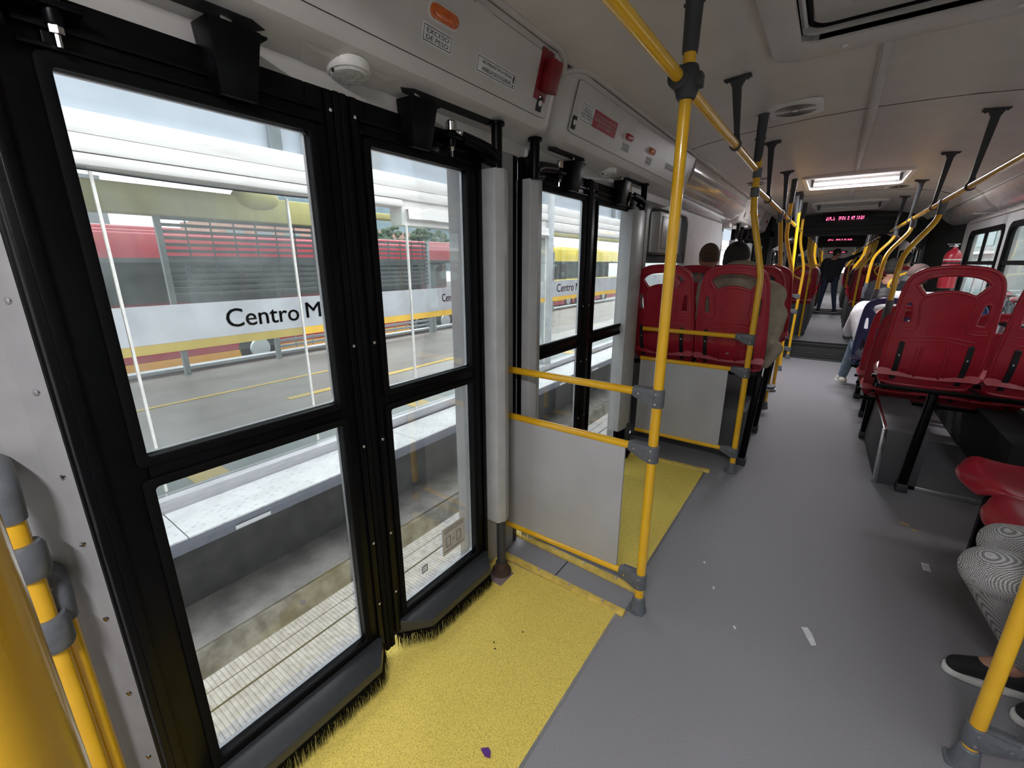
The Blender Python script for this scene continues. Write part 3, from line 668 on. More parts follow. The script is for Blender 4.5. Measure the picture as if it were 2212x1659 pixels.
sticker(m3, 6.33, 6.56, 0.42, 0.82, ['PARA SU SEGURIDAD', 'SOLAMENTE SE', 'PONE EN MARCHA'], 'redlabel', 'label', False, 0.06)
indicator(m3, 6.72, 0.55, 'redlens', 0.05, 0.02); indicator(m3, 6.98, 0.5, 'orange', 0.05, 0.02)
m4 = module(7.38, 8.3, 'farthest moulded grey door cover on the left before the bellows', 0.05, 0.05)
lid(m4, 7.44, 8.2, (7.5,)); indicator(m4, 7.95, 0.5, 'redlens', 0.05, 0.02)
# bead where the covers meet the ceiling
b = MB()
b.tube([(-0.905, -0.9, 2.078), (-0.905, 1.54, 2.078), (-0.915, 1.60, 2.072), (-0.94, 1.645, 2.058), (-0.955, 1.662, 2.05), (-0.94, 1.70, 2.066), (-0.915, 1.76, 2.077), (-0.905, 1.84, 2.08), (-0.905, 3.55, 2.08), (-0.905, 8.3, 2.08)], 0.012, 10)
st(b.build('trim_20', M['cover']), 'rounded bead between the ceiling and the door covers')
b = MB(); b.tube([(1.03, Y0, 1.995), (1.03, 8.3, 1.995)], 0.009, 8); st(b.build('trim_21', M['cover']))
# dark slots in the underside and recess round the dome lamps
def under_z(x): return 1.822 + (1.800 - 1.822) * (x + 1.005) / (-1.075 + 1.005)
b = MB()
for ya, yb in ((0.18, 0.56), (0.92, 1.33), (1.70, 2.02), (2.50, 2.86)):
    pts = [(ya, -1.035), (ya + 0.04, -1.022), (yb - 0.03, -1.018), (yb, -1.03), (yb - 0.02, -1.047), (ya + 0.02, -1.05)]
    k = len(b.v)
    b.add([(x, y, under_z(x) - 0.0015) for y, x in pts] + [(x, y, under_z(x) + 0.002) for y, x in pts], [tuple(range(6)), tuple(reversed(range(6, 12)))] + [(i, (i + 1) % 6, (i + 1) % 6 + 6, i + 6) for i in range(6)])
b = st(b.build('trim_22', M['groove'], smooth=False), 'dark slots in the underside of the door covers')
# dome lamps
def dome(y, label):
    r_ = thing('dome_lamp', label, 'ceiling lamp', (-1.045, y, 1.80), 'round dome lamps under the door covers')
    n_ = V(0.10, 0, -0.99).normalized()
    b = MB(); b.lathe([(-0.012, 0.052), (0.006, 0.052), (0.010, 0.049), (0.010, 0.040)], (-1.045, y, under_z(-1.045) - 0.002), n_, 28); b.build('lamp_base', M['white'], r_)
    b = MB(); b.lathe([(0.008, 0.045), (0.016, 0.042), (0.020, 0.030), (0.021, 0.012), (0.021, 0.002)], (-1.045, y, under_z(-1.045) - 0.002), n_, 28); le = b.build('lamp_lens', M['lens'], r_)
    for t in (30, 150, 270):
        b = MB(); p = V(-1.045, y, under_z(-1.045) - 0.012) + V(math.cos(R(t)) * 0.043, math.sin(R(t)) * 0.043, 0.0125 * math.cos(R(t))); b.lathe([(0, 0.005), (0.006, 0.004)], p, n_, 8); b.build('screw', M['ink'], r_)
dome(0.765, 'round clear dome lamp above the near door'); dome(2.30, 'round clear dome lamp above the second door')
dome(6.65, 'small round dome lamp under the third cover'); 
for (y0_, y1_, nm) in ((0.66, 0.87, 0), (2.2, 2.4, 1)):
    b = MB(); pts = [(-1.015, y0_ - 0.03), (-1.015, y1_ + 0.03), (-1.085, y1_), (-1.085, y0_)]
    b.add([(x, y, under_z(x) - 0.001) for x, y in pts] + [(x, y, under_z(x) - 0.003) for x, y in [(-1.03, y0_), (-1.03, y1_), (-1.08, y1_ - 0.02), (-1.08, y0_ + 0.02)]], [(4, 5, 6, 7), (0, 1, 5, 4), (1, 2, 6, 5), (2, 3, 7, 6), (3, 0, 4, 7)])
    st(b.build('trim_%d' % (23 + nm), M['cover'], smooth=False), 'shallow lamp bezel')
# red alarm box
r_ = thing('alarm_box', 'red metal emergency box at the corner of the near door cover', 'alarm box', (-0.95, 1.52, 1.95))
b = MB(); slab(b, face(1.455, 0.28, 0.003), (0, 1, 0), FU, 0.075, 0.150, FN, 0.003); b.build('back_plate', M['redbox'], r_, bevel=0.001)
b = MB(); slab(b, face(1.475, 0.40, 0.006), (0, 1, 0), FU, 0.055, 0.098, FN, 0.045); bx = b.build('box_body', M['redbox'], r_, bevel=0.005)
b = MB(); text(b, 'EMERGENCIA', face(1.531, 0.47, 0.040), FN * -1, FU, 0.026, 0.007); text(b, 'ROMPER', face(1.531, 0.60, 0.040), FN * -1, FU, 0.022, 0.006)
b.build('lettering', M['label'], bx, smooth=False)
b = MB(); b.ell(face(1.492, 0.33, 0.006), 0.006, nu=10, nv=6); b.ell(face(1.492, 0.955, 0.004), 0.004, nu=10, nv=6); b.build('screw', M['chrome'], r_)

# ================================================================ DOORS
DN = [0]
def leaf(y0, y1, gy0, gy1, hinge, label, brush=True, detail=True, x=-1.07, t=0.036):
    DN[0] += 1
    root = stroot('door_%d' % DN[0], (x, (y0 + y1) / 2, 0), label)
    xa, xb = x - t / 2, x + t / 2
    zt, z0 = 1.753, 0.085
    b = MB()
    b.box(xa, xb, y0, gy0, z0, zt); b.box(xa, xb, gy1, y1, z0, zt)
    b.box(xa, xb, gy0, gy1, 1.652, zt); b.box(xa, xb, gy0, gy1, 0.915, 0.975); b.box(xa, xb, gy0, gy1, z0, 0.158)
    b.build('leaf_frame', M['black'], root, bevel=0.004)
    # stepped inner beads and seals
    b = MB()
    for (za, zb) in ((0.158, 0.915), (0.975, 1.652)):
        ring_frame(b, rrect(gy0 - 0.016, gy1 + 0.016, za - 0.016, zb + 0.016, 0.012), rrect(gy0 + 0.003, gy1 - 0.003, za + 0.003, zb - 0.003, 0.008), 'x', xb - 0.002, xb + 0.006)
    b.build('glazing_seal', M['rubber'], root, bevel=0.002)
    if detail:
        b = MB()
        for (za, zb) in ((0.158, 0.915), (0.975, 1.652)):
            ring_frame(b, rrect(gy0 + 0.0005, gy1 - 0.0005, za, zb, 0.008), rrect(gy0 + 0.003, gy1 - 0.003, za + 0.003, zb - 0.003, 0.007), 'x', xa + 0.002, xa + 0.012)
        b.build('worn_glass_edge', M['wear'], root, label='bare worn metal line round the glass')
        b = MB(); b.box(xb, xb + 0.010, y0 + 0.012, y0 + 0.030, 0.10, 1.75); b.box(xb, xb + 0.007, y1 - 0.03, y1 - 0.012, 0.10, 1.75)
        b.box(xb, xb + 0.008, gy0 - 0.03, gy1 + 0.03, 1.70, 1.712); b.box(xb, xb + 0.008, gy0 - 0.03, gy1 + 0.03, 1.672, 1.68)
        b.build('raised_rib', M['black'], root, bevel=0.002)
        ys = (y1 - 0.02,) if hinge == 'near' else (y0 + 0.022,)
        for yy in ys:
            for z in (0.27, 0.50, 0.83, 1.13, 1.705):
                b = MB(); b.ell((xb + 0.011, yy, z), (0.003, 0.005, 0.005), nu=10, nv=6); b.build('screw', M['chrome'], root)
    for nm, za, zb in (('upper', 0.97, 1.66), ('lower', 0.15, 0.92)):
        b = MB(); b.box(x - 0.003, x + 0.003, gy0 - 0.005, gy1 + 0.005, za, zb); b.build('%s_pane' % nm, M['glass'], root, smooth=False)
    ys_ = (y1 - 0.006, y1 + 0.0125) if hinge == 'near' else (y0 - 0.0125, y0 + 0.006)
    b = MB(); b.box(x - 0.022, x + 0.024, ys_[0], ys_[1], z0 - 0.03, zt); b.build('edge_seal', M['rubber'], root, bevel=0.004)
    # bottom deflector and brush
    b = MB(); d = 0.075
    ya, yb = y0 + 0.02, y1 - 0.01
    q = [(xb - 0.002, ya, 0.135), (xb - 0.002, yb, 0.135), (xb + d, yb - 0.07, 0.112), (xb + d, ya + 0.10, 0.112)]
    lo = [(p[0], p[1], p[2] - (0.038 if i > 1 else 0.055)) for i, p in enumerate(q)]
    b.add(lo + q, [(3, 2, 1, 0), (4, 5, 6, 7), (0, 1, 5, 4), (1, 2, 6, 5), (2, 3, 7, 6), (3, 0, 4, 7)])
    b.build('bottom_deflector', M['brass'], root, bevel=0.003)
    if brush:
        b = MB(); path = [V(*lo[0]), V(*lo[3]), V(*lo[2]), V(*lo[1])]
        seg = [(path[i], path[i + 1]) for i in range(3)]; tot = sum((q_ - p_).length for p_, q_ in seg)
        rnd = random.Random(DN[0])
        N_ = 620
        for k in range(N_):
            s_ = tot * (k + rnd.random() * 0.8) / N_; 
            if rnd.random() < 0.14 and (k // 9) % 5 == 1: continue
            for p_, q_ in seg:
                l_ = (q_ - p_).length
                if s_ <= l_: break
                s_ -= l_
            p = p_.lerp(q_, min(s_ / l_, 1)); lean = V((rnd.random() - 0.5) * 0.018, (rnd.random() - 0.5) * 0.02, 0); h_ = 0.05
            r_ = 0.0011; pt = p + V(0, 0, 0.006); e_ = V(p.x, p.y, 0.005 + rnd.random() * 0.012) + lean
            b.v += [tuple(pt + V(-r_, -r_, 0)), tuple(pt + V(r_, -r_, 0)), tuple(pt + V(0, r_, 0)), tuple(e_)]; kk = len(b.v) - 4
            b.f += [(kk, kk + 1, kk + 3), (kk + 1, kk + 2, kk + 3), (kk + 2, kk, kk + 3)]
        b.build('brush_bristles', M['rubber'], root, smooth=False, kind='stuff')
    return root
leaf(0.122, 0.722, 0.215, 0.648, 'near', 'near leaf of the near door, black framed with large clear panes')
lf2 = leaf(0.748, 1.285, 0.812, 1.205, 'far', 'far leaf of the near door, black framed beside the grey post cover')
leaf(1.54, 2.125, 1.655, 2.092, 'near', 'near leaf of the second door, partly behind a post cover', t=0.022)
leaf(2.15, 2.895, 2.25, 2.70, 'far', 'far leaf of the second door beside the raised left seats', t=0.022)
leaf(6.12, 6.66, 6.2, 6.58, 'near', 'first dark leaf of the doors beyond the glossy duct', False, False)
leaf(6.67, 7.16, 6.75, 7.1, 'far', 'second dark leaf of the doors beyond the glossy duct', False, False)
leaf(7.3, 7.8, 7.38, 7.72, 'near', 'third dark leaf of the doors beyond the glossy duct', False, False)
leaf(7.81, 8.32, 7.88, 8.25, 'far', 'last dark leaf of the doors before the bellows', False, False)
# evacuation sticker on the far leaf of the near door
b = MB(); xg = -1.0655
b.box(xg - 0.0008, xg, 1.02, 1.15, 0.24, 0.36)
sk = b.build('window_sticker', mat('faded_sticker', (0.55, 0.53, 0.49), 0.6, scale=60), lf2, smooth=False, label='pale instruction sticker with faint pictograms at the bottom of the glass')
b = MB()
for yy in (1.04, 1.10): frame_rect(b, (xg + 0.0003, yy, 0.27), (0, 1, 0), (0, 0, 1), 0.025, 0.045, 0.003, (1, 0, 0), 0.0004)
b.box(xg, xg + 0.0004, 1.073, 1.09, 0.29, 0.294)
for z in (0.335, 0.345, 0.252): b.box(xg, xg + 0.0004, 1.03, 1.14, z, z + 0.004)
b.build('printing', mat('faded_ink', (0.2, 0.2, 0.19), 0.7), sk, smooth=False)
b = MB()
for yy in (0.91,):
    frame_rect(b, (xg + 0.0003, yy, 0.235), (0, 1, 0), (0, 0, 1), 0.028, 0.03, 0.003, (1, 0, 0), 0.0004)
    for k in range(3): b.box(xg, xg + 0.0004, yy + 0.004, yy + 0.024, 0.24 + 0.008 * k, 0.243 + 0.008 * k)
b.build('glass_stamp', M['ink'], lf2, smooth=False)

# ---- post covers, shafts, arms
def post_cover(ya, yb, z0, z1, x, label, two=True):
    b = MB(); w_ = yb - ya
    b.prism([(x - 0.05, ya), (x + 0.018, ya), (x + 0.035, ya + w_ * 0.45), (x + 0.022, yb), (x + 0.008, yb + 0.002), (x - 0.05, yb)], 'z', z0, z1)
    o = tag(b.build('post_cover', M['postcov'], bevel=0.002), label, 'post cover', 'tall grey post covers beside the doors')
    b = MB()
    for z in (z0 + 0.08, z1 - 0.25): b.ell((x + 0.028, ya + w_ * 0.45, z), 0.004, nu=8, nv=5)
    b.build('screw', M['ink'], o)
    return o
post_cover(1.278, 1.352, 0.28, 1.665, -1.01, 'tall light grey post cover between the near door and the first screen')
post_cover(1.545, 1.630, 0.30, 1.672, -1.04, 'grey post cover at the near edge of the second door')
post_cover(2.66, 2.86, 0.24, 1.66, -1.04, 'grey post cover at the far edge of the second door')
for k, (a, c) in enumerate(((6.02, 6.14), (7.1, 7.2), (7.24, 7.33), (8.3, 8.42))):
    post_cover(a, c, 0.25, 1.62, -1.03, ['first light post cover beyond the glossy duct, left of the seated men', 'second light post cover beyond the seated men', 'third light post cover beyond the seated men', 'last light post cover before the black bellows'][k])
def mech(ys, yj, yb, sgn, label, flip=1):
    """ys shaft y, yj ball joint y, yb bracket y"""
    r_ = thing('door_mechanism', label, 'door mechanism', (-1.0, ys, 1.7), 'black door arms above the left doors')
    xs = -1.015
    b = MB(); b.tube([(xs, ys, 1.668), (xs, ys, 1.808)], 0.019, 16); b.tube([(xs, ys, 1.805), (xs, ys, 1.815)], 0.028, 16); b.build('shaft', M['black'], r_)
    b = MB(); b.tube([(xs, ys, 1.70), (xs - 0.005, ys - 0.05 * sgn, 1.722), (-1.025, yj + 0.045 * sgn, 1.735)], [0.023, 0.021, 0.019], 14, sub=3); b.tube([(xs, ys, 1.68), (xs - 0.006, ys - 0.07 * sgn, 1.69)], 0.013, 10); b.build('arm', M['black'], r_)
    b = MB(); b.tube([(-1.028, yj + 0.05 * sgn, 1.74), (-1.03, yj, 1.752)], 0.009, 10); b.lathe([(-0.012, 0.012), (-0.010, 0.017), (0.014, 0.017), (0.018, 0.013)], (-1.03, yj, 1.755), (0, 0, 1), 14)
    b.lathe([(-0.006, 0.013), (0.006, 0.013)], (-1.028, yj + 0.036 * sgn, 1.744), (0, 1, 0.1), 6); b.build('ball_joint', M['chrome'], r_)
    b = MB(); b.tube([(-1.03, yj, 1.70), (-1.03, yj, 1.742)], 0.013, 10); b.box(-1.06, -1.012, yj - 0.035, yj + 0.035, 1.722, 1.732); b.build('joint_plate', M['black'], r_, bevel=0.003)
    b = MB(); b.lathe([(0, 0.010), (0.012, 0.010)], (-1.03, yj, 1.69), (0, 0, 1), 6); b.tube([(-1.03, yj, 1.672), (-1.03, yj, 1.69)], 0.005, 8); b.build('nut', M['chrome'], r_)
    # tapering channel bracket hanging on the leaf with its guide pin in the slot
    b = MB(); y = yb
    b.hexa([(-1.062, y - 0.040, 1.668), (-1.018, y - 0.034, 1.668), (-1.018, y + 0.034, 1.668), (-1.062, y + 0.040, 1.668), (-1.062, y - 0.052, 1.79), (-0.996, y - 0.048, 1.79), (-0.996, y + 0.048, 1.79), (-1.062, y + 0.052, 1.79)])
    b.box(-1.066, -0.998, y + 0.030, y + 0.062, 1.783, 1.789); b.build('guide_bracket', M['black'], r_, bevel=0.004)
    b = MB(); b.box(-1.045, -1.03, y - 0.010, y + 0.012, 1.785, 1.815); b.lathe([(0, 0.010), (0.006, 0.010), (0.007, 0.007)], (-1.012, y + 0.004, 1.787), (0.3, 0, 0.9), 6); b.build('guide_pin', M['chrome'], r_, bevel=0.002)
mech(0.10, 0.23, 0.485, -1, 'black door arm and bracket at the top left corner above the near door')
mech(1.322, 1.11, 0.975, 1, 'black arm with a chrome ball joint above the far leaf of the near door')
mech(1.565, 1.785, 1.915, -1, 'black arm and bracket above the near leaf of the second door')
mech(2.80, 2.60, 2.49, 1, 'black arm and bracket above the far leaf of the second door')
for k, (a, c, d) in enumerate(((6.1, 6.25, 6.4), (7.12, 6.95, 6.85), (7.3, 7.45, 7.6), (8.28, 8.1, 7.98))):
    mech(a, c, d, -1 if k % 2 == 0 else 1, ['first small black door arm beyond the glossy duct', 'second small black door arm beyond the glossy duct', 'third small black door arm beyond the glossy duct', 'last small black door arm before the bellows'][k])
# lower shaft with hinge foot of the near door
r_ = thing('hinge_foot', 'dark lower door shaft on a rusty foot plate at the end of the yellow mat', 'door hinge', (-1.0, 1.30, 0))
b = MB(); b.tube([(-1.005, 1.318, 0.03), (-1.005, 1.318, 0.30)], 0.020, 16); b.build('shaft', M['ironblack'], r_)
b = MB(); b.lathe([(0.004, 0.045), (0.02, 0.043), (0.026, 0.030), (0.06, 0.026)], (-1.005, 1.318, 0), n=18); b.build('bearing', mat('rusty_bearing', (0.06, 0.03, 0.022), 0.8, scale=60, bump=0.4), r_)
b = MB(); b.box(-1.05, -0.955, 1.245, 1.345, 0.001, 0.006); b.build('foot_plate', mat('dull_foot_plate', (0.22, 0.17, 0.16), 0.6, scale=40), r_, bevel=0.002)
for (ya, lb_) in ((2.80, 'dark lower door shaft at the far edge of the second door'),):
    r_ = thing('hinge_foot', lb_, 'door hinge', (-1.01, ya, 0))
    b = MB(); b.tube([(-1.01, ya, 0.0), (-1.01, ya, 0.26)], 0.02, 14); b.build('shaft', M['ironblack'], r_)

# ---- mats and strips on the floor
b = MB(); b.box(-1.12, -0.493, 0.0, 1.395, 0.0005, 0.0035); b.build
mt = tag(b.build('floor_mat', M['mat'], smooth=False), 'yellow gritty floor area in front of the near door', 'floor mat', 'yellow door mats')
b = MB(); b.box(-1.12, -0.493, 1.63, 2.88, 0.0005, 0.0035)
tag(b.build('floor_mat', M['mat'], smooth=False), 'yellow gritty floor area in front of the second door', 'floor mat', 'yellow door mats')
b = MB(); b.box(-0.493, -0.484, 0.0, 1.40, 0, 0.003); b.box(-0.493, -0.484, 1.63, 2.88, 0, 0.003)
st(b.build('trim_25', M['alu'], smooth=False), 'thin grey joint line along the yellow floor')
def strip(x0, y0, x1, y1, w_, label, nscrew=4):
    d = V(x1 - x0, y1 - y0, 0).normalized(); n = V(-d.y, d.x, 0) * w_ / 2
    a = V(x0, y0, 0); c = V(x1, y1, 0); b = MB()
    b.hexa([a - n, c - n, c + n, a + n] + [a - n * 0.8 + V(0, 0, .012), c - n * 0.8 + V(0, 0, .012), c + n * 0.3 + V(0, 0, .018), a + n * 0.3 + V(0, 0, .018)])
    o = tag(b.build('threshold_strip', M['strip'], bevel=0.002), label, 'floor strip', 'yellow metal strips across the floor')
    for k in range(nscrew):
        b = MB(); p = a.lerp(c, (k + 0.55) / nscrew * 0.96); b.ell((p.x, p.y, 0.015), (0.007, 0.007, 0.003), nu=10, nv=5); b.build('screw', M['wear'], o)
strip(-1.11, 1.425, -0.462, 1.412, 0.042, 'yellow threshold strip at the end of the near mat')
strip(-1.13, 1.60, -0.465, 1.565, 0.042, 'yellow threshold strip under the grey screen panel')
strip(-1.0, 2.885, -0.462, 2.915, 0.042, 'yellow threshold strip at the far end of the second mat', 3)
b = MB(); b.box(-0.80, -0.796, 1.44, 1.56, 0.0, 0.002); st(b.build('trim_26', M['groove'], smooth=False))

# ================================================================ POLES, SCREENS, HANDRAILS
RP = 0.0175
def foot(parent, x, y):
    b = MB(); b.lathe([(0.0, 0.033), (0.008, 0.034), (0.02, 0.029), (0.065, 0.0235), (0.07, 0.0185)], (x, y, 0), n=18)
    b.prism(rrect(x - 0.042, x + 0.030, y - 0.028, y + 0.028, 0.012), 'z', 0, 0.008)
    b.build('pole_foot', M['clamp'], parent, bevel=0.002)
def tee(parent, x, y, z, dx=-1, L_=0.085, drop=0.02):
    b = MB(); s_ = dx
    b.lathe([(-0.034, 0.020), (-0.032, 0.0235), (0.030, 0.0235), (0.032, 0.020)], (x, y, z - 0.012), n=18)
    b.lathe([(0.0, 0.0225), (L_, 0.0215), (L_ + 0.002, 0.018)], (x, y, z), (s_, 0, 0), 16)
    # gusset
    b.prism([(x + s_ * 0.005, z + 0.020), (x + s_ * L_ * 0.9, z + 0.019), (x + s_ * L_, z - 0.012), (x + s_ * 0.030, z - 0.038), (x + s_ * 0.010, z - 0.045)], 'y', y - 0.0215, y + 0.0215)
    o = b.build('rail_clamp', M['clamp'], parent, bevel=0.004)
    b = MB()
    for (ax_, az) in ((x - 0.0, z + 0.006), (x - 0.0, z - 0.03), (x + s_ * L_ * 0.72, z)):
        b.lathe([(0, 0.0045), (0.003, 0.004)], (ax_, y - 0.0225, az), (0, -1, 0), 8)
    b.build('clamp_screws', M['chrome'], o)
def sleeve(parent, x, y, z0, z1, m_='ironblack', r0=0.021, r1=0.026):
    b = MB(); b.tube([(x, y, z0), (x, y, z0 + 0.01), (x, y, z1 - 0.012), (x, y, z1)], [r0, r0 + 0.001, r1, r1 + 0.004], 16)
    b.tube([(x - 0.028, y, z0 + 0.12), (x + 0.028, y, z0 + 0.12)], 0.005, 8)
    b.build('ceiling_sleeve', M[m_], parent)
def screen(x, y, xw, label, path=None, zs=(0.91, 0.70, 0.155), sl=(1.925, None), px=None):
    s_ = 1 if xw > x else -1
    r_ = thing('screen_partition', label, 'partition', (x, y, 0), 'yellow framed grey screens')
    b = MB(); path = path or [(x, y, 0.04), (x, y, 2.0)]
    b.tube(path, RP, 20, sub=5 if len(path) > 2 else 0); b.build('pole', M['yellow'], r_)
    foot(r_, x, y)
    zt = zc(min(max(path[-1][0], -0.9), 1.0))
    sleeve(r_, path[-1][0], y, sl[0], zt)
    for z in zs:
        b = MB(); b.tube([(x + s_ * 0.03, y, z), (xw, y, z)], 0.0145, 16); b.build('rail', M['yellow'], r_)
        tee(r_, x, y, z, s_)
    b = MB(); b.box(min(x + s_ * 0.10, xw), max(x + s_ * 0.10, xw), y - 0.006, y + 0.006, zs[2] + 0.012, zs[1] - 0.010)
    b.build('screen_panel', M['panel'], r_, bevel=0.002)
    return r_
s1 = screen(-0.427, 1.463, -1.09, 'tall yellow pole with three rails and a grey screen beside the near door', path=[(-0.427, 1.463, 0.05), (-0.427, 1.463, 1.2), (-0.428, 1.463, 2.0)])
b = MB(); b.lathe([(-0.045, 0.020), (-0.042, 0.026), (-0.02, 0.033), (0.02, 0.033), (0.042, 0.026), (0.045, 0.020)], (-0.427, 1.463, 1.852), n=20)
b.lathe([(-0.036, 0.020), (-0.034, 0.030), (0.034, 0.030), (0.036, 0.020)], (-0.446, 1.463, 1.862), (0, 1, 0), 18); b.box(-0.405, -0.385, 1.445, 1.482, 1.835, 1.87)
b.build('cross_clamp', M['ironblack'], s1, bevel=0.002)
P2 = [(-0.345, 3.0, 0.05), (-0.344, 3.0, 0.5), (-0.342, 3.0, 1.15), (-0.345, 3.0, 1.28), (-0.375, 3.0, 1.42), (-0.415, 3.0, 1.58), (-0.432, 3.0, 1.68), (-0.438, 3.0, 1.85), (-0.445, 3.0, 2.08)]
s2 = screen(-0.345, 3.0, -1.02, 'bent yellow pole with a grey screen behind the raised left red seats', path=P2, sl=(1.90, None))
for z, nm in ((1.845, 'upper'), (1.742, 'lower')):
    b = MB(); b.lathe([(-0.026, 0.019), (-0.024, 0.0235), (0.024, 0.0235), (0.026, 0.019)], (-0.4365, 3.0, z), n=18); b.build('collar', M['clamp'], s2)
s3 = screen(0.512, 1.45, 1.235, 'right yellow pole and rails beside the passenger in checked trousers', path=[(0.512, 1.45, 0.05), (0.512, 1.45, 1.2), (0.52, 1.45, 1.5), (0.54, 1.45, 2.08)], sl=(1.9, None), zs=(0.91, 0.70, 0.125))
P4 = [(-0.345, 7.42, 0.05), (-0.344, 7.42, 0.5), (-0.335, 7.42, 1.1), (-0.34, 7.42, 1.28), (-0.38, 7.42, 1.46), (-0.425, 7.42, 1.62), (-0.44, 7.42, 1.8), (-0.445, 7.42, 2.08)]
s4 = screen(-0.345, 7.42, -1.05, 'small distant yellow pole with rails just before the bellows', path=P4, sl=(1.93, None))
# near pole and grab bars at the left edge
r_ = thing('stanchion_pole', 'big blurred yellow pole right beside the viewer at the lower left corner', 'pole', (-0.222, -0.0155, 0))
b = MB(); b.tube([(-0.222, -0.0155, 0.04), (-0.222, -0.0155, 2.14)], 0.0195, 32); b.build('pole', M['yellow'], r_)
foot(r_, -0.222, -0.0155)
def grab(x, y, z0, z1, label, collars=()):
    r_ = thing('grab_bar', label, 'grab bar', (x, y, z0), 'yellow grab bars at the left edge')
    b = MB(); b.tube([(x, y, z0), (x, y, z1)], 0.0165, 18); b.build('bar', M['yellow'], r_)
    b = MB(); b.tube([(x, y, z1 - 0.03), (x, y, z1 + 0.02), (x - 0.02, y, z1 + 0.045), (x - 0.07, y, z1 + 0.05)], [0.020, 0.0225, 0.024, 0.026], 18, sub=3); b.build('elbow', M['clamp'], r_)
    b = MB(); b.lathe([(0, 0.005), (0.003, 0.004)], (x + 0.012, y - 0.006, z1 + 0.045), (0.7, 0, 0.7), 8); b.build('screw', M['chrome'], r_)
    b = MB(); b.tube([(x, y, z0 + 0.02), (x, y, z0 - 0.02), (x - 0.02, y, z0 - 0.045), (x - 0.07, y, z0 - 0.05)], [0.020, 0.0225, 0.024, 0.026], 18, sub=3); b.build('elbow', M['clamp'], r_)
    for z in collars:
        b = MB(); b.lathe([(-0.034, 0.018), (-0.034, 0.023), (-0.024, 0.0275), (0.024, 0.0275), (0.034, 0.023), (0.034, 0.018)], (x + 0.002, y + 0.002, z), n=20)
        b.build('collar', M['clamp'], r_)
grab(-1.075, 0.028, 0.16, 0.955, 'vertical yellow grab bar with two grey collars at the left edge', (0.845, 0.69))
grab(-1.10, 0.050, 0.12, 0.72, 'lower yellow grab bar half hidden behind the collared one')

def hanger(parent, x, y, zr, side=1, w_=0.05, rr=0.0195):
    """ceiling bracket with a ring round the handrail"""
    zt = zc(x - 0.02 * side)
    b = MB(); xt = x - 0.025 * side
    b.prism([(xt - 0.055, zt), (xt - 0.055, zt - 0.010), (xt - 0.03, zt - 0.016), (xt - 0.018, zt - 0.04), (x - 0.012, zr + 0.05), (x - 0.016, zr + 0.02), (x + 0.016, zr + 0.02), (x + 0.010, zr + 0.05), (xt + 0.020, zt - 0.04), (xt + 0.034, zt - 0.016), (xt + 0.055, zt - 0.010), (xt + 0.055, zt)], 'y', y - 0.008, y + 0.008)
    b.box(xt - 0.055, xt + 0.055, y - 0.018, y + 0.018, zt - 0.008, zt + 0.001)
    b.lathe([(-0.012, 0.0185), (-0.011, 0.0245), (0.011, 0.0245), (0.012, 0.0185)], (x, y, zr), (0, 1, 0), 18)
    for dx in (-0.042, 0.042): b.ell((xt + dx, y, zt - 0.012), 0.007, nu=8, nv=5)
    b.build('ceiling_bracket', M['ironblack'], parent, bevel=0.0015)
def handrail(x, y0, y1, z, hy, label, side, slope=0.0):
    r_ = thing('overhead_handrail', label, 'handrail', (x, (y0 + y1) / 2, z), 'overhead yellow handrails')
    b = MB(); b.tube([(x, y0, z), (x, y1, z)], RP, 20); b.build('rail', M['yellow'], r_)
    for y in hy: hanger(r_, x, y, z, side)
    return r_
handrail(-0.448, -1.2, 2.97, 1.866, (-0.6, 2.36), 'left overhead yellow handrail nearest the viewer', 1)
handrail(-0.446, 3.03, 7.6, 1.775, (3.66, 4.85, 6.3), 'left overhead yellow handrail from the bent pole to the bellows', 1)
handrail(0.545, -1.2, 7.9, 1.762, (-0.2, 1.1, 2.3, 3.6, 4.75, 6.1, 7.4), 'long right overhead yellow handrail', -1)
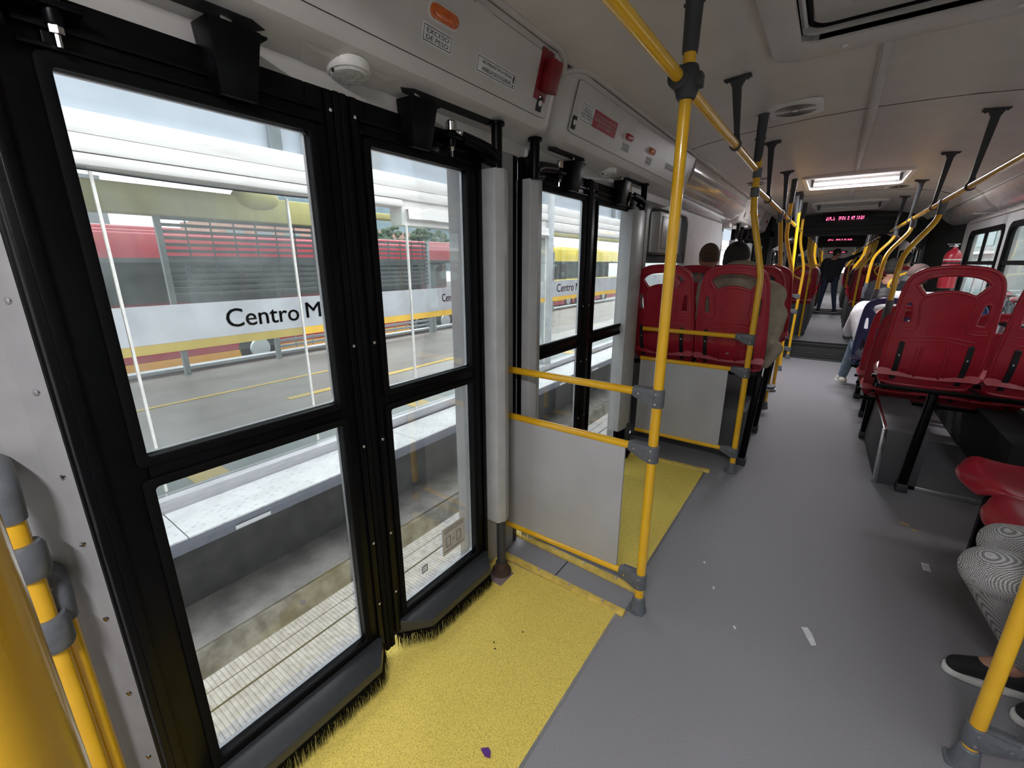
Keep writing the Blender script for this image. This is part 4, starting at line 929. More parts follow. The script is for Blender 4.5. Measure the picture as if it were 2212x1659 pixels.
def seat_pole(x0, z0, x1, y, label, ztop=1.76, dy=0.0, full=False, fx=None):
    """bent pole fixed to a seat back, up to the handrail (full: up to the ceiling)"""
    r_ = thing('seat_pole', label, 'pole', (x0, y, z0))
    k = x1 - x0
    p = [(x0, y + dy, z0), (x0 + k * 0.5, y + dy * 0.5, (z0 + ztop) / 2), (x1, y, ztop - 0.02)] if abs(k) < 0.1 else [(x0, y + dy, z0), (x0 + k * 0.02, y + dy, z0 + 0.25), (x0 + k * 0.18, y + dy * .7, z0 + 0.38), (x0 + k * 0.80, y + dy * .3, z0 + (ztop - z0) * 0.78), (x0 + k * 0.97, y, z0 + (ztop - z0) * 0.88), (x1, y, ztop - 0.02)]
    b = MB(); b.tube(p, RP, 18, sub=5); b.build('pole', M['yellow'], r_)
    if full:
        b = MB(); b.tube([(x1, y, ztop - 0.03), (x1, y, ztop + 0.13)], RP, 16); b.build('upper_pole', M['yellow'], r_)
        sleeve(r_, x1, y, ztop + 0.13, zc(x1))
        b = MB(); b.lathe([(-0.026, 0.019), (-0.024, 0.0235), (0.024, 0.0235), (0.026, 0.019)], (x1, y, ztop + 0.075), n=16); b.build('collar', M['clamp'], r_)
    b = MB(); b.tube([(x1, y, ztop - 0.085), (x1, y, ztop - 0.005)], 0.0235, 16); b.lathe([(-0.03, 0.0185), (-0.028, 0.025), (0.028, 0.025), (0.03, 0.0185)], (x1, y, ztop), (0, 1, 0), 16); b.build('tee_clamp', M['clamp'], r_)
    b = MB(); b.tube([(x0, y + dy, z0 + 0.04), (x0, y + dy, z0 - 0.02), (x0 - 0.012, y + dy, z0 - 0.13)], [0.022, 0.022, 0.012], 14)
    b.box(x0 - 0.03, x0 + 0.012, y + dy - 0.012, y + dy + 0.006, z0 - 0.15, z0 - 0.01); c_ = b.build('seat_bracket', M['clamp'], r_, bevel=0.003)
    b = MB()
    for z in (0.03, 0.08, 0.13): b.ell((x0 - 0.008, y + dy - 0.013, z0 - z), 0.006, nu=8, nv=5)
    b.build('bolt', M['ink'], c_)
    return r_
seat_pole(0.375, 1.05, 0.545, 4.35, 'bent yellow pole fixed to the seat behind the large right red seat', dy=-0.12)
seat_pole(0.37, 1.07, 0.545, 5.75, 'bent yellow pole fixed to the blue seat', dy=-0.25)
seat_pole(0.37, 1.07, 0.545, 7.2, 'third bent yellow pole on the right, before the bellows')
seat_pole(-0.375, 1.25, -0.446, 4.60, 'straight yellow pole fixed by a drilled bracket behind the man in the tan jacket', ztop=1.775)
def left_pole(y, label, foot_=True, x=-0.335, full=True):
    r_ = thing('stanchion_pole', label, 'pole', (x, y, 0))
    b = MB(); b.tube([(x, y, 0.05), (x, y, 0.9), (x + 0.005, y, 1.12), (x - 0.01, y, 1.28), (x - 0.06, y, 1.46), (x - 0.098, y, 1.60), (x - 0.105, y, 1.72), (x - 0.108, y, 1.98)], RP, 18, sub=5); b.build('pole', M['yellow'], r_)
    foot(r_, x, y); sleeve(r_, x - 0.108, y, 1.92, zc(x - 0.108))
    b = MB(); b.lathe([(-0.03, 0.0185), (-0.028, 0.025), (0.028, 0.025), (0.03, 0.0185)], (x - 0.108, y, 1.775), (0, 0, 1), 16); b.build('collar', M['clamp'], r_)
left_pole(5.35, 'bent yellow pole beyond the small armrest on the left')
r_ = thing('stanchion_pole', 'straight slim yellow pole crossing the bent ones on the left', 'pole', (-0.37, 6.5, 0))
b = MB(); b.tube([(-0.37, 6.5, 0.05), (-0.41, 6.5, 1.2), (-0.446, 6.5, 2.05)], RP, 16, sub=3); b.build('pole', M['yellow'], r_); foot(r_, -0.37, 6.5); sleeve(r_, -0.446, 6.5, 1.93, zc(-0.446))
# short fold-down rest on a low yellow post
r_ = thing('foot_rest', 'small grey armrest on a short yellow post beside the left seats', 'rest', (-0.335, 4.62, 0))
b = MB(); b.tube([(-0.335, 4.64, 0.05), (-0.335, 4.64, 0.52)], RP, 16); b.build('post', M['yellow'], r_); foot(r_, -0.335, 4.64)
b = MB(); b.prism([(-0.43, 4.50), (-0.30, 4.50), (-0.27, 4.54), (-0.27, 4.60), (-0.31, 4.66), (-0.43, 4.66)], 'z', 0.222, 0.252); b.build('pad', M['clamp'], r_, bevel=0.006)
b = MB(); b.prism([(-0.43, 4.495), (-0.30, 4.495), (-0.262, 4.54), (-0.262, 4.605), (-0.31, 4.665), (-0.43, 4.665)], 'z', 0.215, 0.226); b.build('chrome_edge', M['alu'], r_, bevel=0.003)

# ================================================================ SEATS
SH = 0.665
def yback(x, z):
    y = -0.085 * (max(z, 0.0) / SH) ** 1.2 + 0.55 * max(0.0, 0.17 - z) ** 1.6 * 6 * 0.35
    y += 0.9 * x * x * (0.35 + 0.65 * max(0, 1 - z / SH))
    return y
def seat_back_mesh(mb):
    half = [(0.0, 0.665), (0.07, 0.661), (0.125, 0.648), (0.163, 0.620), (0.184, 0.575), (0.194, 0.50), (0.200, 0.40), (0.206, 0.28), (0.209, 0.16), (0.204, 0.055), (0.192, 0.0), (0.15, -0.016), (0.0, -0.016)]
    outer = [V(x, 0, z) for x, z in half] + [V(-x, 0, z) for x, z in reversed(half[1:-1])]
    outer = catmull(outer, 4, True)
    hh = [(0.0, 0.628), (0.07, 0.622), (0.115, 0.606), (0.142, 0.578), (0.138, 0.565), (0.105, 0.520), (0.092, 0.514), (0.05, 0.530), (0.0, 0.536)]
    h1 = catmull([V(x, 0, z) for x, z in hh] + [V(-x, 0, z) for x, z in reversed(hh[1:-1])], 3, True)
    sh = [(0.163, 0.475), (0.150, 0.482), (0.135, 0.462), (0.126, 0.375), (0.134, 0.362), (0.160, 0.360), (0.170, 0.372), (0.170, 0.46)]
    h2 = catmull([V(x, 0, z) for x, z in sh], 3, True); h3 = [V(-p.x, 0, p.z) for p in h2]
    bm = bmesh.new()
    for lp in (outer, h1, h2, h3):
        vs = [bm.verts.new(p) for p in lp]
        for i in range(len(vs)): bm.edges.new((vs[i], vs[(i + 1) % len(vs)]))
    bmesh.ops.triangle_fill(bm, use_beauty=True, use_dissolve=False, edges=bm.edges[:], normal=(0, 1, 0))
    for k in range(1, 17):
        bmesh.ops.bisect_plane(bm, geom=bm.verts[:] + bm.edges[:] + bm.faces[:], plane_co=(0, 0, k * 0.04), plane_no=(0, 0, 1))
    for k in (-4, -3, -2, -1, 0, 1, 2, 3, 4):
        bmesh.ops.bisect_plane(bm, geom=bm.verts[:] + bm.edges[:] + bm.faces[:], plane_co=(k * 0.045, 0, 0), plane_no=(1, 0, 0))
    bm.verts.ensure_lookup_table(); idx = {v: i for i, v in enumerate(bm.verts)}
    P = [v.co.copy() for v in bm.verts]; F = [tuple(idx[v] for v in f.verts) for f in bm.faces]
    E_ = [tuple(idx[v] for v in e.verts) for e in bm.edges if len(e.link_faces) == 1]
    bm.free(); n = len(P); t = 0.007
    k0 = len(mb.v)
    mb.v += [(p.x, yback(p.x, p.z) - t, p.z) for p in P] + [(p.x, yback(p.x, p.z) + t, p.z) for p in P]
    mb.f += [tuple(i + k0 for i in f) for f in F] + [tuple(i + k0 + n for i in reversed(f)) for f in F]
    mb.f += [(a + k0, b_ + k0, b_ + k0 + n, a + k0 + n) for a, b_ in E_]
    def on(p, off=0.0): return V(p.x, yback(p.x, p.z) + off, p.z)
    for lp, r in ((outer, 0.0115), (h1, 0.0105), (h2, 0.008), (h3, 0.008)):
        q = [on(p) for p in lp]; mb.tube(q + [q[0], q[1]], r, 10, caps=False)
    def ridge(pts, r, off=-0.0075, sub=4):
        q = catmull([V(x, 0, z) for x, z in pts], sub); mb.tube([on(p, off) for p in q], r, 8)
    ridge([(-0.145, 0.272), (-0.07, 0.288), (0, 0.293), (0.07, 0.288), (0.145, 0.272)], 0.0045)
    ridge([(-0.145, 0.250), (-0.07, 0.266), (0, 0.271), (0.07, 0.266), (0.145, 0.250)], 0.0028)
    for s in (-1, 1):
        ridge([(s * 0.052, 0.03), (s * 0.052, 0.235)], 0.0065, sub=6); ridge([(s * 0.074, 0.03), (s * 0.074, 0.225)], 0.0028, sub=6)
        ridge([(s * 0.095, 0.515), (s * 0.108, 0.47), (s * 0.10, 0.33), (s * 0.185, 0.318)], 0.0040)
        ridge([(s * 0.112, 0.452), (s * 0.104, 0.345), (s * 0.18, 0.335)], 0.0022)
def make_seat(m_, label):
    r_ = thing('bus_seat', label, 'seat')
    b = MB(); seat_back_mesh(b); b.build('backrest', m_, r_, ang=50)
    b = MB()
    def f(u, v):
        x = (u - 0.5) * 0.40; y = 0.03 + v * 0.40
        z = 0.055 - 0.030 * math.sin(PI * min(v * 1.1, 1)) - 0.035 * (max(0, v - 0.80) / 0.20) ** 2 + 0.5 * x * x * (1 - 0.7 * v)
        g_ = max(0, v - 0.66) / 0.34
        return (x * (1 - 0.06 * v * v) * (1 - 0.30 * g_ ** 3), y - 0.030 * g_ ** 2 * (2 * u - 1) ** 2, z - 0.012 * (abs(u - 0.5) * 2) ** 4)
    b.sheet(f, 20, 34, 0.040)
    rim = [f(0, k / 24) for k in range(0, 25)] + [f(k / 14, 1) for k in range(1, 14)] + [f(1, 1 - k / 24) for k in range(0, 25)]
    b.tube(rim, 0.0215, 12)
    b.tube([f(u / 10, 0.35 + 0.0 * u) for u in range(0, 11)], 0.002, 6)
    b.build('cushion', m_, r_, bevel=0.0, ang=60)
    for s in (-1, 1):
        b = MB()
        pts = [V(s * 0.142, yback(0.142, z) - 0.009, z) for z in (0.012, 0.05, 0.09, 0.13, 0.17, 0.21, 0.245)]
        for i, p in enumerate(pts[:-1]):
            q = pts[i + 1]; w_ = 0.0125
            b.hexa([(p.x - w_, p.y - 0.003, p.z), (p.x + w_, p.y - 0.003, p.z), (p.x + w_, p.y + 0.006, p.z), (p.x - w_, p.y + 0.006, p.z), (q.x - w_, q.y - 0.003, q.z), (q.x + w_, q.y - 0.003, q.z), (q.x + w_, q.y + 0.006, q.z), (q.x - w_, q.y + 0.006, q.z)])
        b.ell(pts[-1] + V(0, 0.001, 0), (0.0125, 0.005, 0.010), nu=10, nv=6)
        sp_ = b.build('back_strap', M['ink'], r_)
        b = MB(); b.ell((s * 0.142, yback(0.142, 0.17) - 0.0125, 0.17), (0.004, 0.002, 0.007), nu=8, nv=6); b.build('bolt', M['wear'], sp_)
    return r_
proto = make_seat(M['red'], 'large red plastic seat seen whole from behind at the right')
proto.location = (0.530, 3.33, 0.665); proto['group'] = 'red plastic bus seats'
blue = make_seat(M['blue'], 'blue plastic seat on the right holding the passenger in the white jacket')
blue.location = (0.50, 5.55, 0.36)
SG = 'red plastic bus seats'
def seat(x, y, z, label, rz=0, src=None): return dup(src or proto, (x, y, z), rz, label, SG)
seat(0.985, 3.33, 0.665, 'red seat cut by the right edge of the photo beside the large red seat')
seat(-0.935, 3.15, 0.668, 'raised red seat behind the second grey screen, next to the door')
seat(-0.492, 3.15, 0.668, 'raised red seat behind the second grey screen, with the tan jacket man in it')
seat(-0.90, 3.88, 0.66, 'red seat with the grey-haired man, between the two raised ones')
seat(-0.47, 3.88, 0.66, 'red seat directly ahead of the tan jacket man')
seat(-0.47, 4.62, 0.66, 'red seat carrying the drilled bracket of the straight yellow pole')
seat(-0.91, 4.62, 0.66, 'red window seat in the third raised row on the left')
seat(0.545, 4.25, 0.36, 'low red seat directly behind the large right one, with a pole bracket')
seat(0.985, 4.25, 0.36, 'low red window seat behind the cut-off right seat')
seat(0.545, 4.88, 0.34, 'low red seat just behind the blue seat')
dup(blue, (0.96, 5.55, 0.36), 0, 'blue window seat beside the passenger in the white jacket', 'blue seats')
# side seats facing the aisle
for k, yy in enumerate((2.60, 2.17, 1.74)):
    s_ = seat(1.045, yy, 0.415, ['farthest side-facing red seat at the right edge, only its tip showing', 'middle side-facing red seat at the right edge', 'side-facing red seat under the passenger in checked trousers'][k], rz=PI / 2)
def seat_frame(x0, x1, y, z, legs, label, zf=0.0):
    r_ = thing('bench_stand', label, 'seat frame', ((x0 + x1) / 2, y, 0), 'black seat frames')
    b = MB(); b.box(x0, x1, y - 0.035, y + 0.0, z - 0.022, z - 0.004); b.box(x0, x1, y - 0.037, y - 0.03, z - 0.022, z + 0.004); b.box(x0, x1, y + 0.30, y + 0.33, z - 0.03, z - 0.008)
    for x in (x0 + 0.04, x1 - 0.04, (x0 + x1) / 2): b.box(x - 0.012, x + 0.012, y - 0.03, y + 0.32, z - 0.03, z - 0.012)
    b.build('cross_bar', M['black'], r_, bevel=0.002)
    for lx in legs:
        b = MB(); b.prism(rrect(lx - 0.022, lx + 0.022, y - 0.02, y + 0.03, 0.015), 'z', zf + 0.05, z - 0.02); b.v = [(v[0] + (0.035 * (v[2] / max(z, 0.1)) if z > 0.5 else 0), v[1], v[2]) for v in b.v]; b.build('leg', M['black'], r_, bevel=0.002)
        b = MB(); b.prism(rrect(lx - 0.026, lx + 0.030, y - 0.03, y + 0.04, 0.006), 'z', zf, zf + 0.055); b.build('leg_foot', M['ironblack'], r_, bevel=0.004)
    return r_
seat_frame(0.315, XR - 0.02, 3.335, 0.655, (0.545,), 'black frame and slanting leg carrying the large right red seat')
seat_frame(0.325, XR - 0.02, 4.27, 0.35, (0.40,), 'low black frame under the second right row')
seat_frame(0.325, XR - 0.02, 4.90, 0.33, (0.42,), 'low black frame just behind the blue seat row')
seat_frame(0.30, XR - 0.02, 5.57, 0.35, (0.40,), 'low black frame under the blue seats')
seat_frame(-1.14, -0.30, 3.17, 0.655, (-0.315,), 'black frame and leg carrying the raised left red seats')
seat_frame(-1.14, -0.30, 3.90, 0.645, (-0.33,), 'black frame under the second raised left row')
seat_frame(-1.14, -0.30, 4.64, 0.645, (-0.36,), 'black frame under the third raised left row')
b = MB(); b.box(1.0, 1.03, 1.55, 2.80, 0.375, 0.40); b.box(0.75, 0.78, 1.55, 2.80, 0.375, 0.40)
r_ = thing('bench_stand', 'black bench frame under the side-facing red seats', 'seat frame', (1.0, 2.2, 0), 'black seat frames'); b.build('cross_bar', M['black'], r_, bevel=0.003)
for yy in (1.6, 2.75):
    b = MB(); b.box(0.74, 0.78, yy - 0.02, yy + 0.02, 0, 0.38); b.build('leg', M['black'], r_, bevel=0.003)
# wheel-arch box on the left under the raised seats
b = MB(); b.box(-1.14, -0.34, 3.24, 4.35, 0, 0.36)
tag(b.build('wheel_arch_box', M['darkgrey'], bevel=0.006), 'dark vinyl box under the raised left seats', 'box')
# seats beyond the joint
for k, (yy, xs) in enumerate(((10.05, (-0.47, -0.9, 0.545, 0.985)), (10.9, (-0.47, -0.9, 0.545, 0.985)), (11.8, (-0.47, 0.545, 0.985)), (12.7, (-0.47, 0.545, 0.985)), (13.6, (-0.47, 0.545)), (17.4, (-0.47, 0.545)), (18.4, (-0.47, 0.545)), (19.6, (-0.47, 0.545)), (21.0, (-0.47, 0.545)))):
    for x in xs:
        seat(x, yy, 0.62, 'dark red far seat, %s row %s, %s' % (['first', 'second', 'third', 'fourth', 'fifth', 'sixth', 'seventh', 'eighth', 'last'][k], 'beyond the first bellows' if k < 5 else 'in the front section', {-0.47: 'left of the aisle', -0.9: 'at the left window', 0.545: 'right of the aisle', 0.985: 'at the right window'}[x]))
        b = MB(); b.box(x - 0.2, x + 0.2, yy + 0.0, yy + 0.42, 0.0, 0.60)
        tag(b.build('seat_plinth', M['darkgrey'], bevel=0.01), 'dark plinth below the %s-row far red seat, %s' % (['first', 'second', 'third', 'fourth', 'fifth', 'sixth', 'seventh', 'eighth', 'last'][k], {-0.47: 'left of the aisle', -0.9: 'left window', 0.545: 'right of the aisle', 0.985: 'right window'}[x]), 'plinth', 'plinths under the far seats')

# ================================================================ CEILING FITTINGS
def ceiling_lamp(y0, y1, label, lit):
    r_ = thing('ceiling_lamp', label, 'ceiling lamp', (CX, (y0 + y1) / 2, 2.15), 'recessed ceiling lamps')
    x0, x1 = -0.385, 0.455; z = 2.128
    b = MB(); ring_frame(b, rrect(x0, x1, y0, y1, 0.06), rrect(x0 + 0.035, x1 - 0.035, y0 + 0.035, y1 - 0.035, 0.045), 'z', z, z + 0.035); b.build('lamp_frame', M['white'], r_, bevel=0.004)
    b = MB(); b.box(x0 + 0.03, x1 - 0.03, y0 + 0.03, y1 - 0.03, 2.215, 2.225); b.box(x0 + 0.03, x0 + 0.034, y0 + 0.03, y1 - 0.03, z + 0.01, 2.22); b.box(x1 - 0.034, x1 - 0.03, y0 + 0.03, y1 - 0.03, z + 0.01, 2.22)
    b.box(x0 + 0.03, x1 - 0.03, y0 + 0.03, y0 + 0.034, z + 0.01, 2.22); b.box(x0 + 0.03, x1 - 0.03, y1 - 0.034, y1 - 0.03, z + 0.01, 2.22)
    b.build('reflector_pan', M['white'], r_, smooth=False)
    b = MB(); b.tube([(x0 + 0.07, y1 - 0.16, 2.168), (x1 - 0.07, y1 - 0.16, 2.168)], 0.015, 14); b.build('tube', M['tube_on'] if lit else M['white'], r_)
    for x in (x0 + 0.055, x1 - 0.055):
        b = MB(); b.box(x - 0.012, x + 0.012, y1 - 0.185, y1 - 0.135, 2.145, 2.215); b.build('tube_holder', M['clamp'], r_, bevel=0.003)
    if lit:
        d = bpy.data.lights.new('tube_light', 'AREA'); d.shape = 'RECTANGLE'; d.size = 0.66; d.size_y = 0.03; d.energy = lit; d.color = (0.97, 0.95, 1.0)
        o = bpy.data.objects.new('tube_light', d); o.location = (CX, (y1 - 0.16) , 2.150); COL.objects.link(o)
ceiling_lamp(-1.45, -0.55, 'added unseen fill lamp in a ceiling fixture behind the viewer', 24.0)  # unseen lamp added out of view to brighten the interior
ceiling_lamp(5.32, 6.20, 'lit rectangular ceiling lamp over the aisle, nearest one', 20.0)
ceiling_lamp(7.65, 8.80, 'unlit rectangular ceiling lamp just before the red display', 0)
ceiling_lamp(11.8, 12.6, 'small distant lit ceiling lamp beyond the first bellows', 14.0)
ceiling_lamp(19.0, 20.0, 'farthest lit ceiling lamp in the front section', 14.0)
ceiling_lamp(21.6, 22.6, 'lit ceiling lamp close to the front end', 14.0)
def vent(x, y, label):
    r_ = thing('air_vent', label, 'vent', (x, y, 2.15), 'round-grilled ceiling vents'); z = zc(x) - 0.010
    b = MB(); b.prism(rrect(x - 0.125, x + 0.125, y - 0.135, y + 0.135, 0.045), 'z', z, z + 0.014); b.build('vent_plate', M['white'], r_, bevel=0.004)
    b = MB()
    for k in range(7):
        r = 0.022 + k * 0.0125
        for a0 in (18, 198):
            b.tube([V(x + r * math.cos(R(a0 + t)), y + 1.02 * r * math.sin(R(a0 + t)), z - 0.0002) for t in range(0, 145, 12)], 0.0019, 6)
    b.build('grille_slots', M['groove'], r_)
    b = MB(); b.lathe([(-0.004, 0.014), (0.001, 0.016)], (x, y, z), n=16); b.build('vent_centre', M['white'], r_)
vent(-0.30, 3.03, 'round-grilled ceiling vent nearest the viewer'); vent(0.43, 6.5, 'round-grilled vent to the right of the lit ceiling lamp'); vent(-0.75, 5.1, 'ceiling vent hidden above the left handrail')
# roof hatch
r_ = thing('roof_hatch', 'large open roof hatch at the top edge with a black seal', 'roof hatch', ((HX0 + HX1) / 2, (HY0 + HY1) / 2, 2.16))
b = MB()
ring_frame(b, rrect(HX0 - 0.085, HX1 + 0.085, HY0 - 0.10, HY1 + 0.12, 0.10), rrect(HX0 + 0.02, HX1 - 0.02, HY0 + 0.02, HY1 - 0.03, 0.05), 'z', 2.128, 2.165)
b.build('hatch_frame', M['cover'], r_, bevel=0.010, seg=3)
b = MB()
ring_frame(b, rrect(HX0 + 0.0, HX1 - 0.0, HY0, HY1, 0.05), rrect(HX0 + 0.02, HX1 - 0.02, HY0 + 0.02, HY1 - 0.03, 0.05), 'z', 2.13, 2.33); b.build('hatch_collar', M['cover'], r_)
b = MB(); pts = [(x, y, 2.165) for x, y in rrect(HX0 + 0.045, HX1 - 0.04, HY0 + 0.04, HY1 - 0.075, 0.05)]; b.tube(pts + [pts[0]], 0.008, 8, caps=False); b.build('rubber_seal', M['rubber'], r_)
b = MB(); b.prism(rrect(HX0 + 0.055, HX1 - 0.05, HY0 + 0.05, HY1 - 0.085, 0.05), 'z', 2.162, 2.185); b.prism(rrect(HX0 + 0.002, HX1 - 0.002, HY0 + 0.002, HY1 - 0.002, 0.05), 'z', 2.186, 2.20); b.box(HX0 + 0.11, HX0 + 0.16, HY1 - 0.30, HY1 - 0.17, 2.160, 2.175); b.build('hatch_lid', M['cover'], r_, bevel=0.008)
b = MB(); b.tube([(HX0 + 0.028, HY0 + 0.1, 2.168), (HX0 + 0.028, HY1 - 0.1, 2.168)], 0.012, 10); b.build('hatch_handle', M['cover'], r_)
for x, y in ((HX0 + 0.15, HY1 + 0.045), (HX1 - 0.05, HY1 + 0.045)):
    b = MB(); b.ell((x, y, 2.126), (0.011, 0.011, 0.005), nu=12, nv=6); b.build('screw_cap', M['white'], r_)
for k, (x, y) in enumerate(((-0.62, 2.3), (0.68, 4.9))):
    b = MB(); b.ell((x, y, zc(x) - 0.001), (0.012, 0.012, 0.004), nu=12, nv=6); tag(b.build('screw_cap', M['white']), ['small screw cap on the ceiling left of the first bracket', 'small screw cap on the ceiling near the right handrail'][k], 'cap')

# ================================================================ BELLOWS JOINTS
b = MB()
def joint(y0, y1, n1, n2):
    b = MB()
    b.box(-1.2, 1.3, y1 - 0.05, y1 + 0.12, 1.80, 2.3)       # header frame
    for k in range(4): b.box(-0.9, 1.0, y1 - 0.075 - 0.0 * k, y1 - 0.05, 1.82 + 0.08 * k, 1.86 + 0.08 * k)
    b.box(-1.3, -0.95, y1 - 0.05, y1 + 0.12, 0, 1.9); b.box(1.05, 1.36, y1 - 0.05, y1 + 0.12, 0, 1.9)
    b.hexa([(-0.95, y1 - 0.05, 1.60), (-0.66, y1 - 0.05, 1.81), (-0.66, y1 + 0.1, 1.81), (-0.95, y1 + 0.1, 1.60), (-0.95, y1 - 0.05, 1.82), (-0.64, y1 - 0.05, 1.82), (-0.64, y1 + 0.1, 1.82), (-0.95, y1 + 0.1, 1.82)])
    b.hexa([(1.05, y1 - 0.05, 1.55), (1.05, y1 + 0.1, 1.55), (0.70, y1 + 0.1, 1.81), (0.70, y1 - 0.05, 1.81), (1.05, y1 - 0.05, 1.82), (1.05, y1 + 0.1, 1.82), (0.68, y1 + 0.1, 1.82), (0.68, y1 - 0.05, 1.82)])
    o = st(b.build('trim_%d' % n1, M['joint'], bevel=0.006), 'dark green-grey frame of the bellows joint')
    b = MB()
    for s, xo, xi in ((-1, -1.18, -0.98), (1, 1.24, 1.07)):
        if s < 0: y0 = y1 - 0.95
        else: y0 = y1 - 1.73
        n = 14; pts = []
        for i in range(n + 1):
            y = y0 + (y1 - y0) * i / n; x = xo + (xi - xo) * i / n; pts.append((x + s * (0.03 if i % 2 else 0), y))
        m_ = [(p[0] + s * 0.05, p[1]) for p in reversed(pts)]
        b.prism(pts + m_, 'z', 0, 2.16)
    st(b.build('wall_bellows' if n2 == 28 else 'wall_bellows_far', M['bellows'], smooth=False), 'black folded rubber bellows')
joint(7.62, 9.35, 27, 28); joint(14.55, 16.35, 29, 30)
def led(y, z, w_, label, h_=0.10):
    r_ = thing('led_display', label, 'display', (CX - 0.01, y, z))
    b = MB(); b.box(CX - w_ / 2, CX + w_ / 2, y, y + 0.05, z - h_ / 2, z + h_ / 2); b.build('housing', M['ledbox'], r_, bevel=0.005)
    b = MB(); rnd = random.Random(3); x = CX - w_ * 0.42
    pat = [1, 1, 1, 1, 1, 0, 0, 1, 1, 1, 1, 0, 1, 0, 1, 1, 0, 1, 1, 1, 1]; cw = w_ * 0.80 / len(pat)
    for k, p in enumerate(pat):
        if not p: continue
        for i in range(3):
            for j in range(5):
                if rnd.random() < 0.55: b.box(x + k * cw + i * cw * 0.28, x + k * cw + i * cw * 0.28 + cw * 0.2, y - 0.001, y, z - h_ * 0.22 + j * h_ * 0.085, z - h_ * 0.22 + j * h_ * 0.085 + h_ * 0.06)
    b.build('lit_dots', M['led'], r_, smooth=False)
led(9.18, 2.055, 0.62, 'long black display with red lit dots above the first bellows', 0.13); led(16.0, 2.0, 0.7, 'second red dot display above the far bellows'); led(YE - 0.3, 1.86, 0.75, 'third small display at the front end of the bus', 0.12)
# fire extinguisher
r_ = thing('fire_extinguisher', 'red fire extinguisher strapped to the black bellows wall at the right', 'extinguisher', (1.115, 7.30, 1.02))
b = MB(); b.lathe([(0, 0.05), (0.01, 0.078), (0.36, 0.078), (0.40, 0.070), (0.43, 0.048), (0.455, 0.022), (0.47, 0.020)], (1.115, 7.30, 1.06), n=28); b.build('cylinder', M['red'], r_)
b = MB(); b.lathe([(0, 0.0795), (0.13, 0.0795)], (1.115, 7.30, 1.20), n=28, caps=False); b.lathe([(0, 0.0793), (0.012, 0.0793)], (1.115, 7.30, 1.385), n=28, caps=False); b.build('label_band', M['label'], r_)
b = MB(); b.lathe([(0, 0.0798), (0.018, 0.0798)], (1.115, 7.30, 1.345), n=28, caps=False); b.build('strap', M['ink'], r_)
b = MB(); b.box(1.06, 1.14, 7.285, 7.315, 1.535, 1.55); b.box(1.04, 1.15, 7.285, 7.315, 1.56, 1.57); b.tube([(1.115, 7.3, 1.52), (1.115, 7.3, 1.56)], 0.014, 10); b.build('handle', M['chrome'], r_, bevel=0.003)
# front end wall
b = MB(); b.box(-1.3, 1.36, YE, YE + 0.05, 0, 0.9); b.box(-1.3, 1.36, YE, YE + 0.05, 1.15, 2.3); b.box(-1.3, -0.6, YE, YE + 0.05, 0.9, 1.15); b.box(0.8, 1.36, YE, YE + 0.05, 0.9, 1.15)
st(b.build('wall_front', M['ceil'], smooth=False))
b = MB(); ring_frame(b, rrect(-0.35, 0.10, 1.28, 1.50, 0.04), rrect(-0.32, 0.07, 1.31, 1.47, 0.03), 'y', YE - 0.03, YE); o = tag(b.build('mirror', M['ink']), 'small framed mirror on the far front wall', 'mirror')
# far poles, rails and hangers
FG = 'distant yellow poles'
fp = thing('stanchion_pole', 'distant bent yellow pole on the left', 'pole', (0, 0, 0), FG)
b = MB(); b.tube([(0, 0, 0.02), (0, 0, 1.1), (-0.01, 0, 1.28), (-0.09, 0, 1.55), (-0.10, 0, 1.95)], RP, 12, sub=3); b.build('pole', M['yellow'], fp)
b = MB(); b.tube([(-0.10, 0, 1.80), (-0.10, 0, 2.13)], 0.024, 10); b.build('ceiling_sleeve', M['ironblack'], fp)
fr_ = thing('stanchion_pole', 'distant bent yellow pole on the right', 'pole', (0, 0, 0), FG)
b = MB(); b.tube([(0, 0, 0.62), (0, 0, 1.15), (0.01, 0, 1.28), (0.13, 0, 1.55), (0.15, 0, 1.95)], RP, 12, sub=3); b.build('pole', M['yellow'], fr_)
b = MB(); b.tube([(0.15, 0, 1.72), (0.15, 0, 2.13)], 0.024, 10); b.build('ceiling_sleeve', M['ironblack'], fr_)
first = [True, True]
ORD = ['first', 'second', 'third', 'fourth', 'fifth', 'sixth', 'seventh', 'eighth', 'ninth']
for k, yy in enumerate((9.75, 10.6, 11.5, 12.4, 13.4, 17.0, 18.1, 19.4, 21.0)):
    l1 = '%s distant yellow pole left of the aisle beyond the red display' % ORD[k]; l2 = '%s distant yellow pole right of the aisle beyond the red display' % ORD[k]
    if k == 0: fp.location = (-0.335, yy, 0); fp['label'] = l1; fr_.location = (0.38, yy, 0); fr_['label'] = l2
    else: dup(fp, (-0.335, yy, 0), None, l1, FG); dup(fr_, (0.38, yy, 0), None, l2, FG)
handrail(-0.44, 9.6, 14.4, 1.78, (10.2, 11.1, 12.0, 13.0, 14.0), 'distant left overhead handrail beyond the first bellows', 1)
handrail(0.53, 9.6, 14.4, 1.76, (10.2, 11.1, 12.0, 13.0, 14.0), 'distant right overhead handrail beyond the first bellows', -1)
handrail(-0.44, 16.6, 24, 1.78, (17.5, 19, 20.5, 22), 'farthest left overhead handrail', 1)
handrail(0.53, 16.6, 24, 1.76, (17.5, 19, 20.5, 22), 'farthest right overhead handrail', -1)
